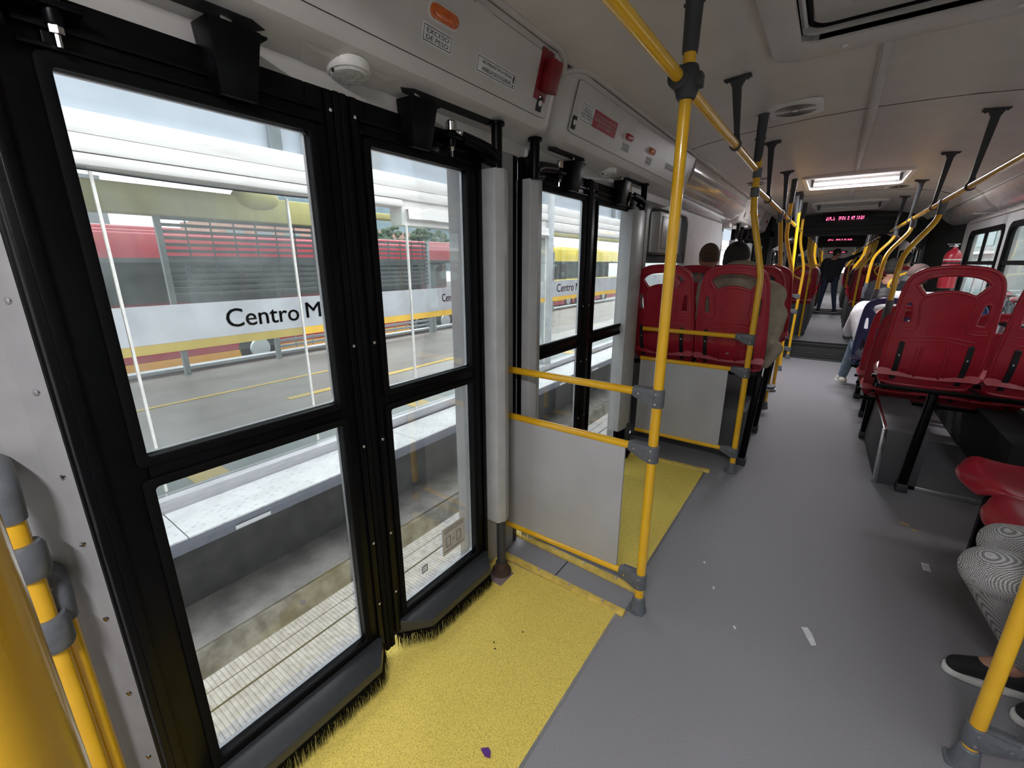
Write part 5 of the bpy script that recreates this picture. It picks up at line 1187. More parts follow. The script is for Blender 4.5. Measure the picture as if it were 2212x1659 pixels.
# yellow loops on seat corners near the bellows
for k, (x, y, z) in enumerate(((0.60, 6.9, 1.12), (0.62, 9.9, 1.25), (-0.55, 9.7, 1.2))):
    b = MB(); b.tube([(x + 0.35, y + 0.25, z + 0.10), (x + 0.15, y + 0.1, z + 0.13), (x, y, z + 0.06), (x - 0.04, y - 0.03, z - 0.03), (x + 0.02, y, z - 0.10), (x + 0.12, y + 0.05, z - 0.14)], 0.013, 12, sub=4)
    tag(b.build('guard_loop', M['yellow']), ['curved yellow guard loop in front of the extinguisher', 'distant curved yellow guard loop on the right', 'distant curved yellow guard loop on the left'][k], 'rail')

# ================================================================ LITTER
def scrap(pts, z, m_, label, cat='litter'):
    b = MB(); b.prism(pts, 'z', 0.0006, z); tag(b.build('litter_scrap' if cat == 'litter' else cat, m_, smooth=False), label, cat)
scrap([(0.115, 1.745), (0.135, 1.755), (0.150, 1.73), (0.165, 1.68), (0.150, 1.668), (0.135, 1.70)], 0.004, M['paper'], 'crumpled white paper scrap on the grey floor near the right pole')
scrap([(-0.606, 0.690), (-0.59, 0.705), (-0.578, 0.70), (-0.57, 0.688), (-0.585, 0.682)], 0.010, M['purple'], 'small purple petal on the yellow mat at the bottom edge')
r_ = thing('plastic_comb_piece', 'little white toothed plastic piece on the floor by the checked trousers', 'litter', (0.55, 2.49, 0))
b = MB(); b.box(0.548, 0.553, 2.455, 2.515, 0.0005, 0.004)
for k in range(4): b.box(0.553, 0.575, 2.458 + k * 0.017, 2.464 + k * 0.017, 0.0005, 0.004)
b.build('comb', M['paper'], r_)
scrap([(0.505, 2.90), (0.54, 2.885), (0.545, 2.87), (0.51, 2.882)], 0.002, M['yellowlitter'], 'larger of two tan crumbs on the floor before the black seat leg')
scrap([(0.545, 2.85), (0.575, 2.84), (0.57, 2.83), (0.548, 2.838)], 0.002, M['yellowlitter'], 'smaller of two tan crumbs on the floor before the black seat leg')
scrap([(-0.28, 1.93), (-0.273, 1.935), (-0.27, 1.92), (-0.277, 1.918)], 0.002, M['paper'], 'tiny white crumb beside the far yellow mat')
scrap([(-0.21, 1.78), (-0.203, 1.785), (-0.198, 1.77), (-0.205, 1.765)], 0.002, M['paper'], 'tiny white crumb on the grey floor past the first pole')
scrap([(-0.10, 1.60), (-0.094, 1.605), (-0.085, 1.59), (-0.092, 1.587)], 0.002, M['paper'], 'tiny white crumb in the middle of the aisle')
for k, (x, y) in enumerate(((-0.78, 0.98), (-0.80, 1.0), (-0.74, 1.10))):
    b = MB(); b.ell((x, y, 0.005), (0.004, 0.003, 0.002), nu=8, nv=5); tag(b.build('dirt_speck', M['ink']), ['dark speck in the middle of the near yellow mat', 'dark speck just left of the middle of the near yellow mat', 'dark speck toward the far end of the near yellow mat'][k], 'speck')

# ================================================================ PEOPLE
def blob(mb, name, m_, parent, voxel=0.012, smooth_it=4, label=None):
    """fuses overlapping tapered limbs into one continuous skin"""
    o = mb.build(name, m_, parent, smooth=False)
    r = o.modifiers.new('r', 'REMESH'); r.mode = 'VOXEL'; r.voxel_size = voxel; r.use_smooth_shade = True
    s = o.modifiers.new('s', 'SMOOTH'); s.iterations = smooth_it; s.factor = 0.5
    dg = bpy.context.evaluated_depsgraph_get(); dg.update()
    me = bpy.data.meshes.new_from_object(o.evaluated_get(dg)); o.modifiers.clear(); old = o.data; o.data = me; bpy.data.meshes.remove(old)
    me.polygons.foreach_set('use_smooth', [True] * len(me.polygons))
    if not me.materials: me.materials.append(m_)
    if label: o['label'] = label
    return o
def person(label, base, face_deg, J, cloth, detail=1, hair='short', cap=None, extra=None, vox=0.013, hairm='hairblack', seat_=True):
    """J: joints in a local frame (x right, y forward, z up from the floor)"""
    root = thing('person', label, 'person', base)
    Mx = Matrix.Translation(Vector(base)) @ Matrix.Rotation(R(face_deg), 4, 'Z')
    T = lambda p: Mx @ Vector(p)
    g = {k: T(v) for k, v in J.items()}
    def mid(a, b_, t=0.5): return g[a].lerp(g[b_], t)
    rot = Mx.to_3x3() @ Matrix.Rotation(R(J.get('yaw', 0) if not isinstance(J.get('yaw', 0), tuple) else 0), 3, 'Z')
    hy = J_yaw.get(label, (0, 0)); rh = (Mx.to_3x3() @ Matrix.Rotation(R(hy[0]), 3, 'Z') @ Matrix.Rotation(R(hy[1]), 3, 'X')).to_4x4()
    K = g['head']
    # body
    b = MB()
    b.ell(K, (0.074, 0.092, 0.105), rh); b.ell(K + rh @ V(0, 0.022, -0.055), (0.052, 0.062, 0.060), rh)
    b.cap(g['neck'], K + rh @ V(0, -0.01, -0.06), 0.058, 0.052)
    b.ell(K + rh @ V(0, 0.096, -0.022), (0.013, 0.018, 0.022), rh, 10, 8)
    b.ell(K + rh @ V(0, 0.088, -0.062), (0.026, 0.012, 0.010), rh, 10, 8)
    for s in (-1, 1):
        b.ell(K + rh @ V(s * 0.076, -0.012, -0.018), (0.009, 0.020, 0.032), rh, 10, 8)
        b.ell(K + rh @ V(s * 0.032, 0.080, 0.012), (0.020, 0.014, 0.010), rh, 10, 8)
    b.cap(g['neck'] + V(0, 0, -0.02), mid('hipL', 'hipR'), 0.10, 0.12)
    b.cap(g['shL'], g['shR'], 0.065, 0.065)
    for s in 'LR':
        b.cap(g['sh' + s], g['el' + s], 0.046, 0.038); b.cap(g['el' + s], g['wr' + s], 0.037, 0.026)
        d = (g['ha' + s] - g['wr' + s]).normalized(); u = V(0, 0, 1) if abs(d.z) < 0.8 else rh @ V(0, 1, 0); sd = d.cross(u).normalized(); nn = sd.cross(d).normalized()
        b.cap(g['wr' + s], g['wr' + s] + d * 0.055, 0.024, 0.028)
        for k in range(4):
            o0 = g['wr' + s] + d * 0.075 + sd * (k - 1.5) * 0.019; ln = (0.030, 0.036, 0.034, 0.026)[k]
            b.cap(g['wr' + s] + d * 0.04 + sd * (k - 1.5) * 0.014, o0, 0.011, 0.0095, 8); q = o0 + d * ln - nn * 0.008; b.cap(o0, q, 0.0095, 0.0085, 8); b.cap(q, q + d * ln * 0.6 - nn * 0.02, 0.0085, 0.0075, 8)
        t0 = g['wr' + s] + d * 0.025 + sd * (0.022 if s == 'L' else -0.022); t1 = t0 + d * 0.03 + sd * (0.022 if s == 'L' else -0.022); b.cap(t0, t1, 0.012, 0.010, 8); b.cap(t1, t1 + d * 0.028, 0.010, 0.008, 8)
        b.cap(g['hip' + s], g['kn' + s], 0.078, 0.052); b.cap(g['kn' + s], g['an' + s], 0.048, 0.034); b.cap(g['an' + s], g['toe' + s], 0.034, 0.026)
    body = blob(b, 'body', M['skin'], root, min(vox, 0.010 if detail > 1 else vox), 3)
    for s in (-1, 1):
        b = MB(); b.ell(K + rh @ V(s * 0.032, 0.090, 0.010), (0.012, 0.008, 0.007), rh, 10, 8); e_ = b.build('eye', M['eye'], root)
    b = MB(); b.ell(K + rh @ V(0, 0.096, -0.062), (0.022, 0.008, 0.006), rh, 12, 8); b.build('mouth', M['lip'], root)
    # hair
    if hair:
        b = MB(); b.ell(K + rh @ V(0, -0.010, 0.016), (0.082, 0.094, 0.102), rh); b.ell(K + rh @ V(0, -0.035, -0.030), (0.074, 0.066, 0.070), rh)
        if hair == 'long': b.cap(K + rh @ V(0, -0.05, -0.03), K + rh @ V(0, -0.075, -0.22), 0.075, 0.06)
        if hair == 'thin':
            b = MB(); b.ell(K + rh @ V(0, -0.012, 0.022), (0.079, 0.092, 0.097), rh); b.ell(K + rh @ V(0, -0.05, 0.0), (0.066, 0.05, 0.055), rh)
        b.build('hair', M[hairm], root)
    if cap:
        b = MB(); b.ell(K + rh @ V(0, -0.005, 0.035), (0.090, 0.104, 0.092), rh); b.ell(K + rh @ V(0, 0.10, 0.022), (0.066, 0.065, 0.012), rh); blob(b, 'cap', M[cap], root, 0.008, 2)
    # top
    top, pants, shoe = cloth
    b = MB(); w_ = 0.0
    b.cap(mid('shL', 'neck', 0.15), mid('shR', 'neck', 0.15), 0.084, 0.084)
    b.cap(g['neck'] + V(0, 0, -0.13), mid('hipL', 'hipR') + V(0, 0, 0.03), 0.150, 0.155, 16); b.cap(g['shL'].lerp(g['hipL'], 0.15), g['hipL'] + V(0, 0, 0.04), 0.10, 0.10); b.cap(g['shR'].lerp(g['hipR'], 0.15), g['hipR'] + V(0, 0, 0.04), 0.10, 0.10)
    b.cap(g['neck'] + V(0, 0, -0.03), g['neck'] + V(0, 0, 0.015), 0.072, 0.066)
    for s in 'LR':
        b.cap(g['sh' + s], g['el' + s], 0.070, 0.056); b.cap(g['el' + s], g['wr' + s].lerp(g['el' + s], 0.08), 0.056, 0.038)
    if extra: extra(b, g, T)
    blob(b, 'jacket', M[top], root, vox, 4)
    b = MB()
    b.cap(g['hipL'], g['hipR'], 0.118, 0.118, 14)
    for s in 'LR':
        b.cap(g['hip' + s], g['kn' + s], 0.096, 0.066, 14); b.cap(g['kn' + s], g['an' + s] + V(0, 0, 0.02), 0.064, 0.048, 14)
    blob(b, 'trousers', M[pants], root, vox, 4)
    for s in 'LR':
        d = (g['toe' + s] - g['an' + s]); d.z = 0; d.normalize(); an = g['an' + s].copy(); fl = g['toe' + s].z - 0.028
        heel = V(an.x, an.y, fl) - d * 0.055; toe = V(g['toe' + s].x, g['toe' + s].y, fl)
        b = MB(); b.cap(heel + V(0, 0, 0.045), toe + V(0, 0, 0.030), 0.040, 0.030, 12); b.cap(V(an.x, an.y, fl + 0.075), V(an.x, an.y, fl + 0.05), 0.040, 0.042, 12); b.cap(an.lerp(toe, 0.4) * 1.0 + V(0, 0, 0.0), toe + V(0, 0, 0.032), 0.034, 0.032, 12)
        sh_ = blob(b, 'shoe', M[shoe], root, 0.008, 3)
        b = MB(); pts = []; sd = V(-d.y, d.x, 0); L_ = (toe - heel).length
        for t in range(24):
            a = 2 * PI * t / 24; c_ = (heel + toe) / 2; w2 = 0.043 * (1 + 0.10 * math.cos(a)); pts.append(c_ + d * math.cos(a) * (L_ / 2 + 0.038) + sd * math.copysign(abs(math.sin(a)) ** 0.8, math.sin(a)) * w2)
        b.add([(p.x, p.y, fl + 0.001) for p in pts] + [(p.x, p.y, fl + 0.024) for p in pts], [tuple(range(24)), tuple(reversed(range(24, 48)))] + [(i, (i + 1) % 24, (i + 1) % 24 + 24, i + 24) for i in range(24)])
        b.build('shoe_sole', M['sole'], sh_, bevel=0.003)
    return root
J_yaw = {}
def seated(zs=0.0, lean=0.0, head=(0, 0.02), armspread=0.0, tuck=0.0, kz=None):
    """zs: height of the seat surface"""
    hz = zs + 0.10; kz = kz if kz is not None else zs + 0.09
    J = dict(hipL=(-0.10, 0.02, hz), hipR=(0.10, 0.02, hz), neck=(0, -0.06 + lean, hz + 0.50), head=(head[0], -0.03 + lean * 1.25 + head[1], hz + 0.685 - abs(lean) * 0.15),
             shL=(-0.175, -0.05 + lean, hz + 0.43), shR=(0.175, -0.05 + lean, hz + 0.43), elL=(-0.205 - armspread, 0.03 + lean, hz + 0.17), elR=(0.205 + armspread, 0.03 + lean, hz + 0.17),
             wrL=(-0.14, 0.27 + lean * .4, hz + 0.10), wrR=(0.14, 0.27 + lean * .4, hz + 0.10), haL=(-0.09, 0.37 + lean * .4, hz + 0.06), haR=(0.09, 0.37 + lean * .4, hz + 0.06),
             knL=(-0.12, 0.44, kz), knR=(0.12, 0.44, kz), anL=(-0.12, 0.45 - tuck, kz - 0.42), anR=(0.12, 0.45 - tuck, kz - 0.42), toeL=(-0.13, 0.61 - tuck, kz - 0.485), toeR=(0.13, 0.61 - tuck, kz - 0.485))
    return J
# man in the tan jacket (seat x -0.49, y 3.15, pan 0.70)
lb = 'person in a loose olive tan jacket with dark cropped hair behind the second grey screen'
J_yaw[lb] = (-6, -22)
def tan_extra(b, g, T):
    b.cap(g['neck'] + V(0, -0.02, -0.02), g['shR'] + V(0.02, 0, 0.0), 0.090, 0.075); b.cap(g['neck'] + V(0, -0.02, -0.02), g['shL'], 0.09, 0.085)
    b.cap(g['elR'] + V(0.0, 0.0, 0.10), g['elR'] + V(-0.03, 0.03, -0.17), 0.068, 0.050); b.cap(g['elR'] + V(0.03, -0.02, -0.12), g['elR'] + V(-0.02, 0.0, -0.23), 0.045, 0.035)
    b.ell(g['neck'] + V(0, -0.03, 0.05), (0.13, 0.09, 0.07))
J = seated(0.70, 0.08, (0.02, 0.10), 0.02)
J['neck'] = (0, 0.03, 1.27 - 0.02); J['head'] = (-0.055, 0.10, 1.375); J['shL'] = (-0.19, 0.03, 1.18); J['shR'] = (0.185, 0.03, 1.15); J['elR'] = (0.235, 0.02, 0.93); J['wrR'] = (0.15, 0.24, 0.88)
person(lb, (-0.49, 3.27, 0), 0, J, ('olive', 'darkcloth', 'shoe_b'), extra=tan_extra, vox=0.012)
lb = 'person with short greying brown hair and a grey top, seated by the left window'
J_yaw[lb] = (28, -4)
J = seated(0.69, 0.02, (0.02, 0.03)); J['head'] = (0.03, 0.03, 1.395); J['neck'] = (0, -0.02, 1.23)
person(lb, (-0.895, 4.0, 0), 0, J, ('greycloth', 'darkcloth', 'shoe_b'), hair='thin', hairm='hairgrey', vox=0.014)
# passenger in the white jacket on the blue seat
lb = 'person in white jacket, pale jeans and cream trainers on the blue seat'
J_yaw[lb] = (0, -45)
J = seated(0.40, 0.28, (0, 0.08), 0.03)
J['neck'] = (-0.02, 0.36, 0.93); J['head'] = (-0.02, 0.50, 0.99); J['shL'] = (-0.20, 0.30, 0.88); J['shR'] = (0.17, 0.30, 0.90); J['elL'] = (-0.26, 0.42, 0.62); J['elR'] = (0.22, 0.42, 0.62); J['wrL'] = (-0.12, 0.60, 0.60); J['wrR'] = (0.10, 0.60, 0.60)
J['haL'] = (-0.06, 0.66, 0.58); J['haR'] = (0.05, 0.66, 0.58)
J['hipL'] = (-0.11, 0.05, 0.51); J['hipR'] = (0.10, 0.05, 0.51); J['knL'] = (-0.17, 0.50, 0.50); J['knR'] = (0.10, 0.50, 0.50); J['anL'] = (-0.22, 0.60, 0.09); J['anR'] = (0.02, 0.50, 0.09); J['toeL'] = (-0.25, 0.75, 0.028); J['toeR'] = (0.0, 0.66, 0.028)
person(lb, (0.50, 5.60, 0), 0, J, ('wcoat', 'jeans', 'shoe_w'), vox=0.014)
lb = 'person in a brown cap sitting beyond the blue seats'
J_yaw[lb] = (20, 0)
J = seated(0.44, 0.02); person(lb, (0.74, 6.35, 0), 0, J, ('wcoat', 'darkcloth', 'shoe_b'), cap='brown', vox=0.016)
lb = 'person with dark hair in dark clothes seated before the bellows on the right'
J = seated(0.52, 0.05); J_yaw[lb] = (0, -10); person(lb, (0.60, 7.25, 0), 0, J, ('darkcloth', 'darkcloth', 'shoe_b'), vox=0.018)
# passenger in the checked trousers, facing the aisle (-x)
lb = 'person in checked trousers and black slip-on shoes at the right edge'
J_yaw[lb] = (0, 0)
J = dict(hipL=(-0.085, -0.02, 0.545), hipR=(0.095, -0.02, 0.545), neck=(0.0, -0.12, 1.03), head=(0.0, -0.09, 1.21), shL=(-0.145, -0.11, 0.96), shR=(0.165, -0.11, 0.96),
         elL=(-0.155, -0.04, 0.72), elR=(0.22, -0.02, 0.72), wrL=(-0.12, 0.17, 0.66), wrR=(0.12, 0.17, 0.66), haL=(-0.08, 0.24, 0.65), haR=(0.08, 0.24, 0.65),
         knL=(-0.115, 0.475, 0.535), knR=(0.085, 0.40, 0.53), anL=(0.155, 0.245, 0.10), anR=(0.045, 0.15, 0.10), toeL=(0.128, 0.400, 0.030), toeR=(0.02, 0.26, 0.030))
person(lb, (0.955, 1.70, 0), 90, J, ('darkcloth', 'hound', 'shoe_b'), detail=2, hair='long', vox=0.008)
# standing man far away and dim passengers
lb = 'person in dark clothes standing far down the aisle, one arm raised'
J_yaw[lb] = (-70, -10)
J = dict(hipL=(-0.10, 0, 0.95), hipR=(0.10, 0, 0.95), neck=(0, 0, 1.46), head=(0.05, 0.03, 1.63), shL=(-0.19, 0, 1.40), shR=(0.19, 0, 1.40), elL=(-0.26, 0.02, 1.14), elR=(0.42, 0.05, 1.52), wrL=(-0.20, 0.15, 0.95), wrR=(0.62, 0.08, 1.66), haL=(-0.18, 0.20, 0.88), haR=(0.66, 0.09, 1.70),
         knL=(-0.13, 0.04, 0.50), knR=(0.15, -0.02, 0.50), anL=(-0.15, 0.0, 0.09), anR=(0.22, -0.06, 0.09), toeL=(-0.18, 0.14, 0.028), toeR=(0.28, 0.08, 0.028))
person(lb, (-0.03, 15.4, 0), 0, J, ('darkcloth', 'navy', 'shoe_b'), vox=0.018)
FP = ((0.545, 10.15, 'cloth_red'), (0.545, 11.95, 'darkcloth'), (-0.47, 11.95, 'greycloth'), (0.985, 10.15, 'wcoat'), (-0.9, 10.15, 'darkcloth'), (0.545, 17.5, 'darkcloth'), (-0.47, 17.5, 'navy'))
for k, (x, y, c) in enumerate(FP):
    lb = ['person in dark red seated first beyond the bellows, right of the aisle', 'person in black seated third beyond the bellows, right of the aisle', 'person in grey seated third beyond the bellows, left of the aisle', 'person in white seated by the right window beyond the bellows', 'person in black seated by the left window beyond the bellows', 'person in black far in the front section, right of the aisle', 'person in navy seated in the far front section, left of the aisle'][k]
    J = seated(0.65, 0.02, (0, 0.02), kz=0.70); J_yaw[lb] = (random.uniform(-25, 25), 0)
    for s in 'LR':
        for q, (yy, zz) in (('kn', (0.34, 0.72)), ('an', (0.49, 0.14)), ('toe', (0.60, 0.05))): J[q + s] = (J[q + s][0], yy, zz)
    person(lb, (x, y, 0), 0, J, (c, 'darkcloth', 'shoe_b'), vox=0.022)

# ================================================================ OUTSIDE, LEFT: ROAD, KERB, STATION
OY0, OY1 = -9.0, 26.0
b = MB(); b.box(-2.51, -0.9, OY0, 40, -0.95, -0.9); tag(b.build('ribbed_lane', M['ribbed'], smooth=False), 'pale ribbed concrete lane edge beside the bus', 'road')
b = MB(); b.box(-2.275, -2.262, OY0, 40, -0.9, -0.8985); b.box(-2.40, -2.395, OY0, 40, -0.9, -0.8988)
st(b.build('trim_31', M['groove'], smooth=False), 'dark joint line in the lane')
b = MB(); rnd = random.Random(5)
n_ = 120; top = []; bot = []
for i in range(n_ + 1):
    y = OY0 + (40 - OY0) * i / n_; top.append((-2.535 + rnd.uniform(-0.012, 0.012), y, -0.755 + rnd.uniform(-0.01, 0.006))); bot.append((-2.505, y, -0.9))
b.add(bot + top + [(-2.97, p[1], -0.745) for p in top] + [(-2.97, p[1], -0.9) for p in top],
      [(i + k * (n_ + 1), i + 1 + k * (n_ + 1), i + 1 + (k + 1) * (n_ + 1), i + (k + 1) * (n_ + 1)) for k in range(3) for i in range(n_)])
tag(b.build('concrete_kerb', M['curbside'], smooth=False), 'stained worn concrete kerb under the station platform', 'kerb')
b = MB(); b.box(-3.02, -2.57, OY0, 40, -0.751, -0.742); b.build; kb = tag(b.build('kerb_slab', M['curbtop'], smooth=False), 'grey kerb top slab with a crease line', 'kerb')
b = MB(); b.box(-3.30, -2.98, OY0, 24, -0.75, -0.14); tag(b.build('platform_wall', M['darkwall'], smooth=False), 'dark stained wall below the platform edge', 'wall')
b = MB(); b.box(-2.985, -2.975, OY0, 24, -0.30, -0.285); tag(b.build('wall_rail', M['steel'], smooth=False), 'thin grey rail along the dark platform wall', 'rail')
b = MB(); b.box(-2.86, -2.60, OY0, 24, -0.16, -0.0675); b.box(-2.62, -2.575, OY0, 24, -0.105, -0.0675); b.box(-2.98, -2.70, OY0, 24, -0.215, -0.20)
pe = tag(b.build('platform_edge_beam', M['steel'], bevel=0.004), 'blue-grey steel edge under the tread plate', 'beam')
for k in range(14):
    b = MB(); y = 0.85 + (k - 4) * 0.95; b.box(-2.60, -2.595, y, y + 0.20, -0.15, -0.125); b.build('edge_clip', M['alu'], pe, smooth=False)
for k in range(20):
    y = 0.62 + (k - 5) * 1.62
    b = MB(); b.box(-2.93, -2.565, y, y + 1.615, -0.066, -0.055)
    tag(b.build('tread_plate', M['diamond'], bevel=0.002), 'white diamond-patterned tread plate along the platform edge', 'tread plate', 'tread plates along the platform edge')
b = MB(); b.box(-3.04, -2.93, OY0, 1.93, -0.06, 0.022); tag(b.build('platform_sill', M['sill'], bevel=0.004), 'grey aluminium sill in front of the near station glass', 'sill')
b = MB(); b.box(-3.05, -2.95, 1.97, 24, -0.06, 0.022); tag(b.build('platform_sill', M['sill'], bevel=0.004), 'grey aluminium sill in front of the far station glass', 'sill')
# station floor
b = MB(); b.box(-6.9, -3.0, OY0, 24, -0.35, -0.06); tag(b.build('station_floor', M['stfloor'], smooth=False), 'grey brown station floor behind the glass', 'floor')
b = MB(); b.box(-3.9, -3.08, OY0, 24, -0.06, -0.054); tag(b.build('station_border', M['tiles'], smooth=False), 'grey-green tile border behind the station glass', 'tiles')
for k, y in enumerate((0.87, 2.80, 6.1, 8.6)):
    b = MB(); b.box(-3.62, -3.09, y, y + 0.21, -0.054, -0.050); tag(b.build('tactile_tile', M['tactile'], smooth=False), ['yellow tactile tile low behind the near leaf pane', 'yellow tactile tile low behind the far leaf pane', 'yellow tactile tile behind the second door', 'farthest yellow tactile tile in the station'][k], 'tile')
b = MB(); b.box(-6.95, -6.80, OY0, 24, -0.02, 0.02); b.box(-6.75, -6.70, OY0, 5, 0.30, 0.33); tag(b.build('station_far_rail', M['sill'], smooth=False), 'pale rail along the far edge of the station', 'rail')
b = MB(); b.box(-5.4, -5.34, -3, 3.4, -0.059, -0.055); b.box(-4.6, -4.5, 2.2, 5.4, -0.059, -0.055); tag(b.build('floor_line', M['tactile'], smooth=False), 'faded yellow line on the station floor', 'floor line')
# glass panels: (y0, y1, material, banner kind)
XG = -3.0
def station_panel(y0, y1, ztop, gm, ban, label, x=XG, words=None):
    r_ = thing('station_glass_panel', label, 'glass panel', (x, (y0 + y1) / 2, 0.05))
    b = MB(); b.box(x - 0.005, x + 0.005, y0, y1, 0.022, ztop); b.build('pane', M[gm], r_, smooth=False)
    b = MB(); b.box(x - 0.012, x + 0.008, y0 - 0.006, y0 + 0.006, 0.05, ztop); b.build('edge_strip', M['white'], r_, smooth=False)
    if ban:
        b = MB(); b.box(x + 0.006, x + 0.0075, y0, y1, 0.915, 1.125); bb = b.build('white_band', M['banner'], r_, smooth=False)
        b = MB(); b.box(x + 0.006, x + 0.0075, y0, y1, 0.862, 0.914); b.build('yellow_band', M[ban], r_, smooth=False)
        for (w0, yy, zz, ww, hh) in (words or ()):
            b = MB(); text(b, w0, (x + 0.009, yy, zz), (0, 1, 0), (0, 0, 1), ww, hh); b.build('lettering', M['letter'], bb, smooth=False)
    return r_
station_panel(-3.2, -1.15, 1.80, 'glass_green', 'bannerd', 'greenish station glass panel left of the near pane, mostly hidden')
station_panel(-1.13, 0.66, 1.80, 'glass_green', 'bannerd', 'greenish station glass panel at the left of the near leaf')
station_panel(0.67, 1.62, 1.79, 'glass_green', 'bannerd', 'greenish station glass panel lettered Centro', words=(('Centro', 1.145, 0.965, 0.46, 0.115),))
station_panel(1.63, 2.62, 1.76, 'glass_clear', 'bannery', 'clear station glass panel lettered M at the middle door frame', words=(('Me', 1.66, 0.975, 0.20, 0.108),))
station_panel(2.64, 3.27, 1.66, 'glass_clear', 'bannery', 'clear station glass panel with the smaller word Centro', words=(('Centro', 3.02, 0.995, 0.215, 0.075),))
station_panel(3.29, 4.9, 1.62, 'glass_clear', 'bannery', 'clear station glass panel beginning with Me behind the grey post', words=(('Me', 3.298, 0.995, 0.095, 0.072),))
station_panel(4.92, 6.1, 1.74, 'glass_clear', 'bannery', 'clear station glass panel lettered Centro Me behind the second door', words=(('Centro Me', 5.20, 0.975, 0.74, 0.105),))
station_panel(6.12, 7.9, 1.74, 'glass_clear', 'bannery', 'clear station glass panel at the right side of the second door')
station_panel(7.92, 10.4, 1.74, 'glass_green', 'bannerd', 'greenish station glass panel with a framed poster')
# tall paper notice on glass
r_ = thing('paper_notice', 'tall white handwritten paper notice on the station glass', 'notice', (-2.99, 3.36, 1.3))
b = MB(); b.box(-2.992, -2.990, 3.30, 3.40, 1.14, 1.52); b.build('sheet', M['label'], r_, smooth=False)
b = MB(); rnd = random.Random(8)
for k in range(9):
    z = 1.18 + k * 0.036; b.tube([(-2.989, 3.365 + rnd.uniform(-.01, .01), z), (-2.989, 3.385, z + 0.01), (-2.989, 3.37 + rnd.uniform(-.01, .015), z + 0.02)], 0.0022, 5)
b.build('handwriting', M['ink'], r_)
r_ = thing('poster_frame', 'framed grey poster with a white arrow shape beyond the second door', 'poster', (-3.6, 9.6, 1.2))
b = MB(); b.box(-3.65, -3.62, 9.2, 10.0, 0.95, 1.55); b.box(-3.65, -3.62, 9.56, 9.64, -0.054, 0.95); b.build('frame', M['label'], r_, smooth=False)
b = MB(); b.box(-3.618, -3.612, 9.3, 9.9, 1.02, 1.50); b.build('print', M['mulldark'], r_, smooth=False)
b = MB(); b.prism([(9.55, 1.15), (9.6, 1.14), (9.66, 1.38), (9.61, 1.40)], 'x', -3.611, -3.606); b.build('mark', M['label'], r_, smooth=False)
# white cladding beams above the glass
b = MB(); b.box(-3.15, -2.985, OY0, 24, 1.945, 2.045); tag(b.build('cladding_board', M['beam'], bevel=0.004), 'topmost white board above the station glass', 'cladding', 'white boards above the station glass')
b = MB(); b.box(-3.15, -2.98, OY0, 24, 1.862, 1.941); tag(b.build('cladding_board', M['beam'], bevel=0.004), 'middle white board above the station glass', 'cladding', 'white boards above the station glass')
b = MB(); b.box(-3.15, -2.975, OY0, 2.60, 1.80, 1.858); tag(b.build('cladding_board', M['beam'], bevel=0.016), 'lowest rounded white board above the near glass', 'cladding', 'white boards above the station glass')
b = MB(); b.box(-3.15, -2.975, 4.95, 24, 1.75, 1.858); tag(b.build('cladding_board', M['beam'], bevel=0.016), 'lowest rounded white board seen through the second door', 'cladding', 'white boards above the station glass')
b = MB(); rnd = random.Random(4); n_ = 26; a = []; c = []
for i in range(n_ + 1):
    y = 2.64 + (4.93 - 2.64) * i / n_; a.append((-2.968, y, 1.795 + rnd.uniform(-0.012, 0.01) - 0.02 * (i > 12))); c.append((-2.96, y, 1.715 + rnd.uniform(-0.004, 0.004) - 0.03 * (i > 12)))
b.add(a + c + [(-3.0, p[1], p[2]) for p in a] + [(-3.0, p[1], p[2]) for p in c], [(i + k0, i + 1 + k0, i + 1 + k1, i + k1) for k0, k1 in ((0, n_ + 1), (2 * n_ + 2, 0), (n_ + 1, 3 * n_ + 3)) for i in range(n_)])
tag(b.build('torn_flashing', M['beam'], smooth=False), 'torn dirty strip hanging over the far leaf glass', 'flashing')
b = MB(); b.box(-3.15, -3.0, 2.60, 4.95, 1.66, 1.862); tag(b.build('backing_board', M['beam'], smooth=False), 'plain board behind the torn strip', 'cladding')
b = MB(); b.tube([(-2.965, 0.3, 1.795), (-2.965, 0.9, 1.775), (-2.965, 1.5, 1.773), (-2.965, 2.2, 1.79)], 0.006, 8, sub=6); tag(b.build('hanging_cable', M['cable']), 'thin dark cable sagging under the near white board', 'cable')
# bluish facade above the boards, with grey mullions
b = MB(); b.box(-3.2, -3.05, OY0, 24, 2.045, 4.2); b.build; fc = tag(b.build('station_facade', M['roofsheet'], smooth=False), 'pale blue-grey facade above the white boards', 'facade')
for k, y in enumerate((1.58, 1.80, 2.16, 2.36, 7.0, 7.3)):
    b = MB(); b.box(-3.05, -3.01, y, y + 0.075, 2.045, 4.2); b.build('mullion', M['mulldark'] if k % 2 == 0 else M['mull'], fc, bevel=0.004)
b = MB()
for k in range(9):
    for j in range(2): b.box(-3.049, -3.047, 5.95 + j * 0.09, 6.0 + j * 0.09, 2.10 + k * 0.06, 2.135 + k * 0.06)
b.build('stencil_marks', M['mulldark'], fc, smooth=False)
for k, y in enumerate((-2.2, 4.92, 10.5, 15.0)):
    b = MB(); b.box(-3.12, -2.96, y, y + 0.12, 0.0, 2.2); tag(b.build('station_column', M['mull'], bevel=0.01), ['pale station column hidden left of the near door', 'pale steel station column at the left edge of the second door glass', 'pale station column beyond the second door', 'farthest pale station column'][k], 'column')
